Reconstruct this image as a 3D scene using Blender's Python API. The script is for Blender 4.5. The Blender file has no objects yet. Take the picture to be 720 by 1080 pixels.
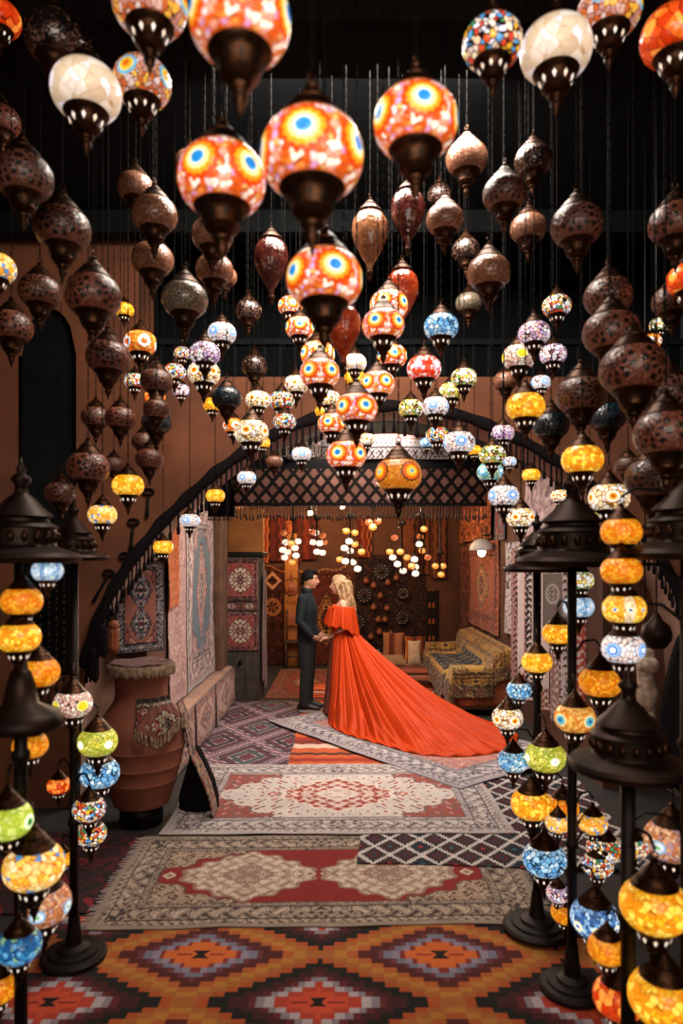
import bpy, bmesh, math, random
import numpy as np
from mathutils import Vector, Matrix

PI = math.pi
rnd = random.Random(11)
SC = bpy.context.scene
COL = SC.collection
CAM_Z = 1.89
HOR = 590.0
F = 720.0


def at(px, py, Y):
    """world point seen at photograph pixel (px, py) at depth Y"""
    return ((px - 360.0) / F * Y, Y, CAM_Z + (HOR - py) / F * Y)


def lin(h):
    h = h.lstrip('#')
    out = []
    for i in (0, 2, 4):
        c = int(h[i:i + 2], 16) / 255.0
        out.append(c / 12.92 if c <= 0.04045 else ((c + 0.055) / 1.055) ** 2.4)
    return tuple(out)


def L4(h):
    return lin(h) + (1.0,)


# ------------------------------------------------------------------ materials
class E:
    """small wrapper to write shader maths as expressions"""
    def __init__(s, nt, sock):
        s.nt, s.s = nt, sock

    def _m(s, op, *a):
        n = s.nt.nodes.new('ShaderNodeMath')
        n.operation = op
        for i, x in enumerate((s,) + a):
            if isinstance(x, E):
                s.nt.links.new(x.s, n.inputs[i])
            else:
                n.inputs[i].default_value = x
        return E(s.nt, n.outputs[0])

    def __add__(s, o): return s._m('ADD', o)
    def __sub__(s, o): return s._m('SUBTRACT', o)
    def __mul__(s, o): return s._m('MULTIPLY', o)
    def __truediv__(s, o): return s._m('DIVIDE', o)
    def abs(s): return s._m('ABSOLUTE')
    def sin(s): return s._m('SINE')
    def frac(s): return s._m('FRACT')
    def pw(s, o): return s._m('POWER', o)
    def sqrt(s): return s._m('SQRT')
    def lt(s, o): return s._m('LESS_THAN', o)
    def gt(s, o): return s._m('GREATER_THAN', o)
    def mn(s, o): return s._m('MINIMUM', o)
    def mx(s, o): return s._m('MAXIMUM', o)
    def atan2(s, o): return s._m('ARCTAN2', o)
    def exp(s): return s._m('EXPONENT')


def new_mat(name):
    m = bpy.data.materials.new(name)
    m.use_nodes = True
    nt = m.node_tree
    b = nt.nodes['Principled BSDF']
    return m, nt, b


def ramp(nt, fac, stops, mode='CONSTANT'):
    n = nt.nodes.new('ShaderNodeValToRGB')
    cr = n.color_ramp
    cr.interpolation = mode
    while len(cr.elements) > 1:
        cr.elements.remove(cr.elements[-1])
    cr.elements[0].position = stops[0][0]
    cr.elements[0].color = L4(stops[0][1])
    for p, c in stops[1:]:
        e = cr.elements.new(p)
        e.color = L4(c)
    nt.links.new(fac.s, n.inputs[0])
    return n.outputs[0]


def mix(nt, fac, a, b, blend='MIX'):
    n = nt.nodes.new('ShaderNodeMix')
    n.data_type = 'RGBA'
    n.blend_type = blend
    fi, ai, bi = n.inputs[0], n.inputs[6], n.inputs[7]
    for s, v in ((fi, fac), (ai, a), (bi, b)):
        if isinstance(v, E):
            nt.links.new(v.s, s)
        elif hasattr(v, 'is_linked'):
            nt.links.new(v, s)
        elif isinstance(v, str):
            s.default_value = L4(v)
        else:
            s.default_value = v
    return n.outputs[2]


def objco(nt):
    tc = nt.nodes.new('ShaderNodeTexCoord')
    sp = nt.nodes.new('ShaderNodeSeparateXYZ')
    nt.links.new(tc.outputs['Object'], sp.inputs[0])
    return tc.outputs['Object'], E(nt, sp.outputs[0]), E(nt, sp.outputs[1]), E(nt, sp.outputs[2])


def noise(nt, vec, scale, detail=4.0, rough=0.55):
    n = nt.nodes.new('ShaderNodeTexNoise')
    n.inputs['Scale'].default_value = scale
    n.inputs['Detail'].default_value = detail
    n.inputs['Roughness'].default_value = rough
    nt.links.new(vec, n.inputs['Vector'])
    return E(nt, n.outputs['Fac'])


def bump(nt, b, h, strength, dist=0.01):
    n = nt.nodes.new('ShaderNodeBump')
    n.inputs['Strength'].default_value = strength
    n.inputs['Distance'].default_value = dist
    nt.links.new(h.s, n.inputs['Height'])
    nt.links.new(n.outputs[0], b.inputs['Normal'])


def plain(name, c1, c2=None, rough=0.6, metal=0.0, scale=12.0, bmp=0.25, spec=0.5, sheen=0.0, coat=0.0):
    m, nt, b = new_mat(name)
    vec = objco(nt)[0]
    nz = noise(nt, vec, scale)
    c = ramp(nt, nz, [(0.3, c1), (0.7, c2 or c1)], 'LINEAR')
    nt.links.new(c, b.inputs['Base Color'])
    b.inputs['Roughness'].default_value = rough
    b.inputs['Metallic'].default_value = metal
    b.inputs['Specular IOR Level'].default_value = spec
    b.inputs['Sheen Weight'].default_value = sheen
    b.inputs['Coat Weight'].default_value = coat
    if bmp:
        bump(nt, b, nz, bmp)
    return m


def woven(name, fine=260.0, rough=0.95, bmp=0.35, gain=1.0):
    """wool pile or flat weave: the dyed pattern is an attribute of the cloth, fibre and bump are nodes"""
    m, nt, b = new_mat(name)
    vec = objco(nt)[0]
    a = nt.nodes.new('ShaderNodeAttribute')
    a.attribute_name = 'dye'
    n1 = noise(nt, vec, fine, 2.0)
    n2 = noise(nt, vec, 7.0, 4.0)
    f = (n1 * 0.5 + 0.75) * (n2 * 0.5 + 0.75) * gain
    comb = nt.nodes.new('ShaderNodeCombineXYZ')
    for i in range(3):
        nt.links.new(f.s, comb.inputs[i])
    c = mix(nt, 1.0, a.outputs['Color'], comb.outputs[0], 'MULTIPLY')
    nt.links.new(c, b.inputs['Base Color'])
    b.inputs['Roughness'].default_value = rough
    b.inputs['Specular IOR Level'].default_value = 0.15
    b.inputs['Sheen Weight'].default_value = 0.1
    bump(nt, b, n1, bmp, 0.004)
    return m


def mosaic(name, pal, vs=13.0, grout='#1a0d08', gw=0.035, eye=None, rim=None, lit=1.0, hot=0.7,
           panels=None, petals=None, rough=0.2, coat=0.3):
    """mosaic-glass globe. pal: tile colours; eye: (count, z0, [(radius, colour)...]); rim: (z, colour);
    panels: (count, colourA, half-width); petals: (count, spokes, dark colour) for cut wedge rosettes"""
    m, nt, b = new_mat(name)
    vec, x, y, z = objco(nt)
    v = nt.nodes.new('ShaderNodeTexVoronoi')
    v.inputs['Scale'].default_value = vs
    nt.links.new(vec, v.inputs['Vector'])
    sp = nt.nodes.new('ShaderNodeSeparateXYZ')
    nt.links.new(v.outputs['Color'], sp.inputs[0])
    k = E(nt, sp.outputs[0])
    n = len(pal)
    c = ramp(nt, k, [(i / n, p) for i, p in enumerate(pal)])
    v2 = nt.nodes.new('ShaderNodeTexVoronoi')
    v2.feature = 'DISTANCE_TO_EDGE'
    v2.inputs['Scale'].default_value = vs
    nt.links.new(vec, v2.inputs['Vector'])
    lon = y.atan2(x)

    def cell(cnt, z0):
        t = (lon * (cnt / (2 * PI)) + 50.0).frac() - 0.5
        da = t * (2 * PI / cnt * 0.47)
        dz = (z - z0) * 1.12
        return da, dz
    if panels:
        da, dz = cell(panels[0], 0.0)
        msk = da.abs().lt(panels[2])
        c = mix(nt, msk, c, mix(nt, 0.35, panels[1], c))
    g = E(nt, v2.outputs['Distance']).lt(gw)
    c = mix(nt, g, c, grout)
    if rim:
        c = mix(nt, z.abs().gt(rim[0]), c, mix(nt, 0.3, rim[1], c))
    if petals:
        da, dz = cell(petals[0], 0.02)
        d = (da * da + dz * dz).sqrt()
        ang = dz.atan2(da)
        ring = (d * 9.0)._m('FLOOR')
        w = (ang * petals[1] + ring * 1.57).sin().gt(-0.1) * (d * 9.0).frac().gt(0.25) * d.lt(0.335)
        c = mix(nt, w, c, petals[2])
        c = mix(nt, d.lt(0.03), c, petals[2])
    if eye:
        da, dz = cell(eye[0], eye[1])
        d = (da * da + dz * dz).sqrt()
        ang = dz.atan2(da)
        dd = d + (ang * 14.0).sin() * (d * 0.06)
        rmax = eye[2][-1][0]
        stops, p = [], 0.0
        for r, col in eye[2]:
            stops.append((p / rmax * 0.999, col))
            p = r
        ec = ramp(nt, dd / rmax, stops)
        ec = mix(nt, 0.0, ec, ec)
        c = mix(nt, dd.lt(rmax), c, ec)
    nt.links.new(c, b.inputs['Base Color'])
    b.inputs['Roughness'].default_value = rough
    b.inputs['Coat Weight'].default_value = coat
    if lit > 0:
        # the bulb sits at the globe's middle: the glass shines strongest around its waist
        gl = ((z * z * -14.0).exp() * hot + 0.5) * lit * ((k * 0.5) + 0.75)
        nt.links.new(c, b.inputs['Emission Color'])
        nt.links.new(gl.s, b.inputs['Emission Strength'])
        b.inputs['Base Color'].default_value = (0.1, 0.1, 0.1, 1)
    bump(nt, b, E(nt, v2.outputs['Distance']), 0.3, 0.02)
    return m


def emissive(name, col, strength):
    m, nt, b = new_mat(name)
    vec = objco(nt)[0]
    nz = noise(nt, vec, 6.0)
    c = ramp(nt, nz, [(0.3, col), (0.75, '#ffffff')], 'LINEAR')
    nt.links.new(c, b.inputs['Emission Color'])
    b.inputs['Emission Strength'].default_value = strength
    b.inputs['Base Color'].default_value = L4(col)
    return m


# ------------------------------------------------------------------ geometry
class MB:
    def __init__(s):
        s.v, s.f, s.mi = [], [], []

    def add(s, vs, fs, mi=0):
        o = len(s.v)
        s.v.extend(tuple(p) for p in vs)
        for f in fs:
            s.f.append(tuple(i + o for i in f))
            s.mi.append(mi)
        return s

    def box(s, lo, hi, mi=0, bev=0.0):
        x0, y0, z0 = lo
        x1, y1, z1 = hi
        if bev <= 0:
            return s.add([(x0, y0, z0), (x1, y0, z0), (x1, y1, z0), (x0, y1, z0), (x0, y0, z1), (x1, y0, z1), (x1, y1, z1), (x0, y1, z1)],
                         [(0, 3, 2, 1), (4, 5, 6, 7), (0, 1, 5, 4), (1, 2, 6, 5), (2, 3, 7, 6), (3, 0, 4, 7)], mi)
        bm = bmesh.new()
        bmesh.ops.create_cube(bm, size=1.0)
        for vv in bm.verts:
            vv.co = Vector(((x0 + x1) / 2 + vv.co.x * (x1 - x0), (y0 + y1) / 2 + vv.co.y * (y1 - y0), (z0 + z1) / 2 + vv.co.z * (z1 - z0)))
        bmesh.ops.bevel(bm, geom=bm.edges[:], offset=bev, segments=3, profile=0.5, affect='EDGES')
        bm.verts.index_update()
        s.add([v.co[:] for v in bm.verts], [[v.index for v in f.verts] for f in bm.faces], mi)
        bm.free()
        return s

    def lathe(s, prof, seg=20, c=(0, 0, 0), mi=0, rib=None, axis='z'):
        vs, fs = [], []
        n = len(prof)
        for r, z in prof:
            for k in range(seg):
                a = 2 * PI * k / seg
                rr = max(r, 1e-4) * (1 + (rib[1] * math.cos(rib[0] * a) if rib else 0))
                if axis == 'z':
                    vs.append((c[0] + rr * math.cos(a), c[1] + rr * math.sin(a), c[2] + z))
                elif axis == 'y':
                    vs.append((c[0] + rr * math.cos(a), c[1] + z, c[2] + rr * math.sin(a)))
                else:
                    vs.append((c[0] + z, c[1] + rr * math.cos(a), c[2] + rr * math.sin(a)))
        up = prof[-1][1] >= prof[0][1]
        if axis == 'y':
            up = not up
        for i in range(n - 1):
            for k in range(seg):
                a, b_ = i * seg + k, i * seg + (k + 1) % seg
                q = (a, b_, b_ + seg, a + seg)
                fs.append(q if up else q[::-1])
        cap0 = tuple(range(seg))
        cap1 = tuple(range((n - 1) * seg, n * seg))
        fs.append(cap0[::-1] if up else cap0)
        fs.append(cap1 if up else cap1[::-1])
        return s.add(vs, fs, mi)

    def loft(s, pts, rad, seg=14, ref=(0, 0, 1), caps=True, mi=0):
        """closed tapered tube; rad: r or (r along side, r along ref-ish)"""
        P = [Vector(p) for p in pts]
        n = len(P)
        Rr = [(r, r) if not isinstance(r, (tuple, list)) else r for r in rad]
        rings = []
        ref = Vector(ref)
        for i in range(n):
            t = (P[min(i + 1, n - 1)] - P[max(i - 1, 0)])
            t = t.normalized() if t.length > 1e-9 else Vector((0, 0, 1))
            side = t.cross(ref)
            if side.length < 0.05:
                side = t.cross(Vector((1, 0, 0.01)))
            side.normalize()
            up = side.cross(t).normalized()
            rings.append((P[i], side, up, Rr[i], t))
        if caps:
            def extra(r, sgn):
                out = []
                p, sd, u, (a, b_), t = r
                m = min(a, b_)
                for ph in (0.5, 0.85):
                    out.append((p + t * (sgn * m * math.sin(ph * PI / 2)), sd, u, (a * math.cos(ph * PI / 2), b_ * math.cos(ph * PI / 2)), t))
                return out
            e0 = extra(rings[0], -1)
            e1 = extra(rings[-1], 1)
            rings = e0[::-1] + rings + e1
        vs, fs = [], []
        for p, sd, u, (a, b_), t in rings:
            for k in range(seg):
                an = 2 * PI * k / seg
                vs.append(p + sd * (a * math.cos(an)) + u * (b_ * math.sin(an)))
        m = len(rings)
        for i in range(m - 1):
            for k in range(seg):
                a, b_ = i * seg + k, i * seg + (k + 1) % seg
                fs.append((a, a + seg, b_ + seg, b_))
        fs.append(tuple(range(seg)))
        fs.append(tuple(range((m - 1) * seg, m * seg))[::-1])
        # keep normals outward
        return s.add(vs, [f[::-1] for f in fs], mi)

    def ball(s, c, r, seg=14, rings=10, mi=0):
        rx, ry, rz = (r, r, r) if not isinstance(r, (tuple, list)) else r
        vs, fs = [], []
        for i in range(1, rings):
            t = -PI / 2 + PI * i / rings
            for k in range(seg):
                a = 2 * PI * k / seg
                vs.append((c[0] + rx * math.cos(t) * math.cos(a), c[1] + ry * math.cos(t) * math.sin(a), c[2] + rz * math.sin(t)))
        vs.append((c[0], c[1], c[2] - rz))
        vs.append((c[0], c[1], c[2] + rz))
        b0, t0 = len(vs) - 2, len(vs) - 1
        for i in range(rings - 2):
            for k in range(seg):
                a, b_ = i * seg + k, i * seg + (k + 1) % seg
                fs.append((a, b_, b_ + seg, a + seg))
        for k in range(seg):
            fs.append((b0, (k + 1) % seg, k))
            o = (rings - 2) * seg
            fs.append((o + k, o + (k + 1) % seg, t0))
        return s.add(vs, fs, mi)

    def build(s, name, mats, parent=None, smooth=True):
        me = bpy.data.meshes.new(name)
        me.from_pydata(s.v, [], s.f)
        if not isinstance(mats, (list, tuple)):
            mats = [mats]
        for m in mats:
            me.materials.append(m)
        if len(mats) > 1:
            me.polygons.foreach_set('material_index', s.mi)
        if smooth:
            me.polygons.foreach_set('use_smooth', [True] * len(me.polygons))
        me.update()
        return link(name, me, parent)


def link(name, me, parent=None):
    o = bpy.data.objects.new(name, me)
    COL.objects.link(o)
    if parent is not None:
        o.parent = parent
    return o


def empty(name, loc=(0, 0, 0), rz=0.0, sc=1.0):
    o = bpy.data.objects.new(name, None)
    COL.objects.link(o)
    o.location = loc
    o.rotation_euler = (0, 0, rz)
    o.scale = (sc, sc, sc)
    o.empty_display_size = 0.05
    return o


def tag(o, label, cat, group=None, kind=None):
    o['label'] = label
    o['category'] = cat
    if group:
        o['group'] = group
    if kind:
        o['kind'] = kind
    return o


def struct(o):
    o['kind'] = 'structure'
    return o


def sharp(o, ang=35):
    """auto-smooth look: mark sharp edges by angle"""
    bm = bmesh.new()
    bm.from_mesh(o.data)
    for e in bm.edges:
        if len(e.link_faces) == 2 and e.calc_face_angle(0) > math.radians(ang):
            e.smooth = False
    bm.to_mesh(o.data)
    bm.free()
    return o


def s2l(c):
    c = np.clip(c, 0, 1)
    return np.where(c <= 0.04045, c / 12.92, ((c + 0.055) / 1.055) ** 2.4)


def hx(h):
    h = h.lstrip('#')
    return np.array([int(h[i:i + 2], 16) / 255.0 for i in (0, 2, 4)])


def sheet(name, P, cols, mat, parent=None, thick=0.0, smooth=True, offset=-1.0):
    """cloth from an (n, m, 3) array of points with an (n, m, 3) array of sRGB dye colours"""
    n, m = P.shape[:2]
    me = bpy.data.meshes.new(name)
    idx = np.arange(n * m).reshape(n, m)
    q = np.stack([idx[:-1, :-1], idx[1:, :-1], idx[1:, 1:], idx[:-1, 1:]], axis=-1).reshape(-1, 4)
    nv, nf = n * m, len(q)
    me.vertices.add(nv)
    me.vertices.foreach_set('co', P.reshape(-1).astype(np.float32))
    me.loops.add(nf * 4)
    me.loops.foreach_set('vertex_index', q.reshape(-1).astype(np.int32))
    me.polygons.add(nf)
    me.polygons.foreach_set('loop_start', np.arange(0, nf * 4, 4, dtype=np.int32))
    me.polygons.foreach_set('use_smooth', np.full(nf, smooth))
    if cols is not None:
        a = me.attributes.new('dye', 'FLOAT_COLOR', 'POINT')
        c4 = np.ones((nv, 4), dtype=np.float32)
        c4[:, :3] = s2l(cols.reshape(-1, 3))
        a.data.foreach_set('color', c4.reshape(-1))
    me.update(calc_edges=True)
    me.validate()
    me.materials.append(mat)
    o = link(name, me, parent)
    if thick > 0:
        md = o.modifiers.new('thickness', 'SOLIDIFY')
        md.thickness = thick
        md.offset = offset
    return o
# ------------------------------------------------------------------ woven patterns (numpy, sRGB)
def put(C, mask, h):
    C[mask] = hx(h)


def scroll(u, v, s, seed=0.0):
    x, y = u * s, v * s
    return np.sin(x + 1.4 * np.sin(y * 0.9 + seed)) + np.sin(y + 1.4 * np.sin(x * 1.1 + seed * 1.7))


def flor(C, mask, u, v, s, base, out, a1, a2, seed=0.0):
    """scrolling floral fill"""
    w = scroll(u, v, s, seed)
    put(C, mask, base)
    put(C, mask & (w > 1.0), a1)
    put(C, mask & (w > 1.55), out)
    put(C, mask & (w < -1.0), a2)
    put(C, mask & (w < -1.6), base)
    put(C, mask & (np.abs(w) < 0.2), out)


def oriental(u, v, W, L, bw, pal, field, med, seed=1.0, s=70.0, sprig=False):
    """pile carpet: guard stripes, floral main border, field with corner pieces and medallions.
    u along the long side L, v across W. pal: border (guard, base, outline, a1, a2); field: (base, corner, out, a1, a2);
    med: list of (u0, a, b, colour, out, a1, a2, inner)"""
    C = np.zeros(u.shape + (3,))
    e = np.minimum(L / 2 - np.abs(u), W / 2 - np.abs(v))
    g, bb, bo, b1, b2 = pal
    put(C, e > -1, g)
    flor(C, (e > bw * 0.12) & (e <= bw * 0.3), u, v, s * 1.8, bb, bo, b1, b2, seed + 2)
    put(C, (e > bw * 0.3) & (e <= bw * 0.34), bo)
    flor(C, (e > bw * 0.34) & (e <= bw * 0.78), np.abs(u), np.abs(v), s * 0.9, bb, bo, b1, b2, seed)
    put(C, (e > bw * 0.78) & (e <= bw * 0.82), bo)
    flor(C, (e > bw * 0.82) & (e <= bw * 0.97), u, v, s * 2.0, g, bo, b2, b1, seed + 1)
    put(C, (e > bw * 0.97) & (e <= bw), bo)
    fb, cc, fo, f1, f2 = field
    fm = e > bw
    put(C, fm, fb)
    if sprig:
        w2 = scroll(np.abs(u), np.abs(v), s * .8, seed + 9)
        put(C, fm & (np.abs(w2) < .09), f2)
        put(C, fm & (w2 > 1.5), f1)
        put(C, fm & (w2 > 1.8), fo)
        put(C, fm & (w2 < -1.6), cc)
    Lh, Wh = L / 2 - bw, W / 2 - bw
    # lobed corner pieces
    lob = 0.05 * np.cos(u * 38.0) + 0.05 * np.cos(v * 44.0)
    k = (np.abs(u) / Lh) ** 1.5 + (np.abs(v) / Wh) * 0.75 + lob
    cm = fm & (k > 1.12)
    flor(C, cm, np.abs(u), np.abs(v), s, cc, fo, f1, f2, seed + 3)
    put(C, fm & (np.abs(k - 1.12) < 0.02), fo)
    for (u0, a, b, col, out, a1, a2, inner) in med:
        x, y = (u - u0) / a, v / b
        th = np.arctan2(y, x)
        r = (np.abs(x) ** 1.35 + np.abs(y) ** 1.35) ** (1 / 1.35) * (1 + 0.06 * np.cos(14 * th))
        mm = fm & (r < 1)
        flor(C, mm, np.abs(u - u0), np.abs(v), s, col, out, a1, a2, seed + 5)
        put(C, fm & (np.abs(r - 1) < 0.035), out)
        put(C, fm & (np.abs(r - 0.62) < 0.03), a1)
        flor(C, fm & (r < 0.36), np.abs(u - u0), np.abs(v), s * 1.3, inner, out, a2, col, seed + 6)
        put(C, fm & (np.abs(r - 0.36) < 0.04), out)
        put(C, fm & (r < 0.12), out)
        # pendants at the tips
        for sg in (-1, 1):
            pu = u - (u0 + sg * a * 1.17)
            rr = np.abs(pu) / (a * 0.11) + np.abs(v) / (b * 0.16)
            put(C, fm & (rr < 1), col)
            put(C, fm & (rr < 0.5), out)
    return C


def kilim_diamonds(u, v):
    """front kilim: stepped concentric diamonds in two alternating colour orders"""
    C = np.zeros(u.shape + (3,))
    pu, pv = 1.14, 0.70
    st = 10.0

    def dist(u0, v0):
        a = np.abs(((u - u0) / pu + 0.5) % 1.0 - 0.5) * 2
        b = np.abs(((v - v0) / pv + 0.5) % 1.0 - 0.5) * 2
        a2 = a
        b2 = np.floor(b * st) / st
        return a2 + b2, a, b
    d1, a1, b1 = dist(0, 0)
    d2, a2, b2 = dist(pu / 2, pv / 2)
    one = d1 < d2
    d = np.where(one, d1, d2)
    put(C, d >= 0, '#7e4a24')
    for lim, c in ((1.01, '#9a5c2a'), (0.88, '#a8702f'), (0.78, '#a45426'), (0.68, '#4c1c1a'), (0.52, '#64303a'), (0.47, '#6c6c7c'), (0.40, '#84788a'), (0.34, '#7a2c24'), (0.30, '#c4602a')):
        put(C, one & (d < lim), c)
    for lim, c in ((1.01, '#9c5c2a'), (0.90, '#a0481e'), (0.82, '#141210'), (0.66, '#3c1618'), (0.52, '#5c2022'), (0.46, '#80767e'), (0.40, '#a89ca0'), (0.33, '#a83a2a'), (0.22, '#c0482c')):
        put(C, ~one & (d < lim), c)
    a = np.where(one, a1, a2)
    b = np.where(one, b1, b2)
    bow = (b < 0.09) & (a < 0.025 + b * 0.55) & (a < 0.07)
    put(C, bow, '#150f0d')
    put(C, (b < 0.02) & (a > 0.07) & (a < 0.2), '#7a2420')
    # hooked outline between lozenges
    return C


def flat_lattice(u, v):
    """dark flat weave with white hooked lattice and coloured stars"""
    C = np.zeros(u.shape + (3,))
    p = 0.20
    a = np.abs((u / p) % 1.0 - 0.5) * 2
    b = np.abs((v / (p * 1.25)) % 1.0 - 0.5) * 2
    d = a + b
    i = np.floor(u / p) + 3 * np.floor(v / (p * 1.25))
    d2 = (1 - a) + (1 - b)
    put(C, d > -1, '#1a1418')
    put(C, (d < 0.62), '#3c1418')
    put(C, (d < 0.62) & (i % 3 == 0), '#16202c')
    put(C, (d < 0.3), '#12161c')
    put(C, (d < 0.18) & (i % 2 == 0), '#9c2430')
    put(C, (d < 0.18) & (i % 2 == 1), '#2c5a5e')
    put(C, d2 < 0.5, '#4a161c')
    put(C, (d2 < 0.2), '#1c3240')
    ln = (np.abs(d - 1.0) < 0.25)
    hk = (np.abs(d - 1.0) < 0.10) | (ln & (((a * 12) % 2.0 < 0.8) & (np.abs(d - 1.0) > 0.12)))
    put(C, hk, '#c6bcb8')
    return C


def kilim_grey(u, v):
    """cicim with dotted white lozenge lines, maroon and grey-green lozenges"""
    C = np.zeros(u.shape + (3,))
    p, q = 0.74, 1.15
    a = np.abs((u / p + 0.5) % 1.0 - 0.5) * 2
    b = np.abs((v / q + 0.5) % 1.0 - 0.5) * 2
    d = np.abs(a + b - 1.0)
    ins = a + b < 1
    put(C, d > -1, '#3c222a')
    put(C, ins, '#3a3c42')
    put(C, d < 0.80, '#2c2026')
    put(C, (d > 0.30) & (d < 0.48), '#4e2832')
    put(C, (d > 0.52) & (d < 0.7) & ins, '#3a4648')
    put(C, (d > 0.78), '#5a2a34')
    dot = (np.sin((u + v) * 120.0) > 0.1)
    for r in (0.20, 0.5, 0.74):
        put(C, (np.abs(d - r) < 0.028) & dot, '#b4a2a6')
    put(C, (d < 0.13), '#8a7078')
    put(C, (d < 0.085), '#5a2030')
    put(C, (d < 0.045) & dot, '#c8b8ba')
    return C


def stripes(v, cols, w, seed=3):
    C = np.zeros(v.shape + (3,))
    r = random.Random(seed)
    edges, x = [], v.min() - 0.01
    while x < v.max() + 0.1:
        ww = w * r.uniform(0.35, 1.6)
        edges.append((x, x + ww, r.choice(cols)))
        x += ww
    for a, b, c in edges:
        put(C, (v >= a) & (v < b), c)
    return C


def garden(u, v, s, pal, seed=0.0):
    C = np.zeros(u.shape + (3,))
    flor(C, np.ones(u.shape, bool), np.abs(u), v, s, *pal, seed=seed)
    return C


def uv_grid(L, W, n, m):
    u = np.linspace(-L / 2, L / 2, n)
    v = np.linspace(-W / 2, W / 2, m)
    return np.meshgrid(u, v, indexing='ij')
# ------------------------------------------------------------------ materials of the place
M = {}
M['plaster'] = plain('ochre_plaster', '#7e4a2e', '#5c3624', 0.9, scale=2.2, bmp=0.4)
M['soffit'] = plain('pale_plaster', '#a88472', '#866654', 0.9, scale=3.0, bmp=0.4)
M['roomwall'] = plain('brown_room_plaster', '#5a321e', '#402212', 0.9, scale=2.0)
M['gold'] = plain('golden_plaster', '#a8672a', '#8a4f1e', 0.8, scale=3.0)
M['darkwood'] = plain('smoked_roof_timber', '#0d1215', '#080b0d', 0.8, scale=5.0, spec=0.15)
M['stone'] = plain('worn_dark_stone', '#2a2422', '#191614', 0.75, scale=4.0)
M['wood'] = plain('old_walnut', '#4a3022', '#2a1a12', 0.6, scale=7.0)
M['greywood'] = plain('weathered_door_wood', '#4a4038', '#2e2822', 0.75, scale=8.0)
M['post'] = plain('rough_timber_post', '#6a4a34', '#472f20', 0.85, scale=6.0, bmp=0.6)
M['clay'] = plain('fired_clay', '#8a4e38', '#6a3828', 0.8, scale=3.5)
M['black'] = plain('black_iron', '#15120f', '#0d0b0a', 0.5, 0.6)
M['blackcloth'] = plain('black_yarn', '#131012', '#1c171a', 0.95, scale=60.0, spec=0.1)
M['fringe'] = plain('grey_brown_fringe', '#5a4a42', '#3a2e2a', 0.95, scale=40.0, spec=0.1)
M['white_fringe'] = plain('off_white_fringe', '#b8a8a0', '#958680', 0.95, scale=40.0, spec=0.1)
M['fur'] = plain('fleece_fringe', '#a8937c', '#6e5844', 0.95, scale=25.0, spec=0.1)
M['wool'] = woven('wool_pile')
M['flat'] = woven('flat_weave', 180.0, bmp=0.5)
M['lace'] = woven('white_lace', 120.0)
M['white'] = plain('enamel_white', '#c9bfb4', '#a89e94', 0.5)
M['brass'] = plain('dark_aged_brass', '#4a2c18', '#241409', 0.42, 0.85, scale=9.0)
M['bronze'] = plain('blackened_bronze', '#35231a', '#1a110c', 0.5, 0.7, scale=9.0)
M['iron'] = plain('stand_iron', '#2a201b', '#17120f', 0.55, 0.6, scale=10.0)

GX0, GX1 = -3.1, 3.2
YA0, YA1 = 5.2, 5.62
YB = 12.2
ZR = 3.06
XL, XR = -1.6, 2.15
ZC = 4.45

# ------------------------------------------------------------------ setting
struct(MB().box((GX0 - .15, -0.6, -0.2), (GX1 + .15, YB + .2, 0.0)).build('floor', M['stone'], smooth=False))
mb = MB().box((GX0 - .15, 0.2, ZC), (GX1 + .15, 6.6, ZC + .15))
struct(mb.build('ceiling', M['darkwood'], smooth=False))
for i, yb in enumerate((0.9, 1.9, 2.9, 4.98)):
    struct(MB().box((GX0, yb, ZC - .17), (GX1, yb + .14, ZC - .001), bev=.012).build('trim_%d' % (10 + i), M['darkwood'], smooth=False))
struct(MB().box((GX0 - .15, 0.2, 0), (GX0, YA0, ZC)).build('wall_left', M['plaster'], smooth=False))
struct(MB().box((GX1, 0.2, 0), (GX1 + .15, YA0, ZC)).build('wall_right', M['plaster'], smooth=False))

# the arch wall: opening outline taken at the wall's front face
ARCH = [(84, 830), (86, 760), (92, 700), (104, 660), (122, 622), (146, 586), (172, 554), (200, 527), (230, 500), (262, 477), (300, 456), (340, 441),
        (380, 433), (415, 431), (450, 434), (490, 443), (525, 456), (560, 474), (595, 496), (628, 520), (660, 549), (690, 585), (712, 628), (726, 680), (732, 760), (732, 830)]
AP = [at(x, y, YA0) for x, y in ARCH]
AP = [(p[0], p[2]) for p in AP]
AP[0] = (AP[0][0], 0.0)
AP[-1] = (AP[-1][0], 0.0)


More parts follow.
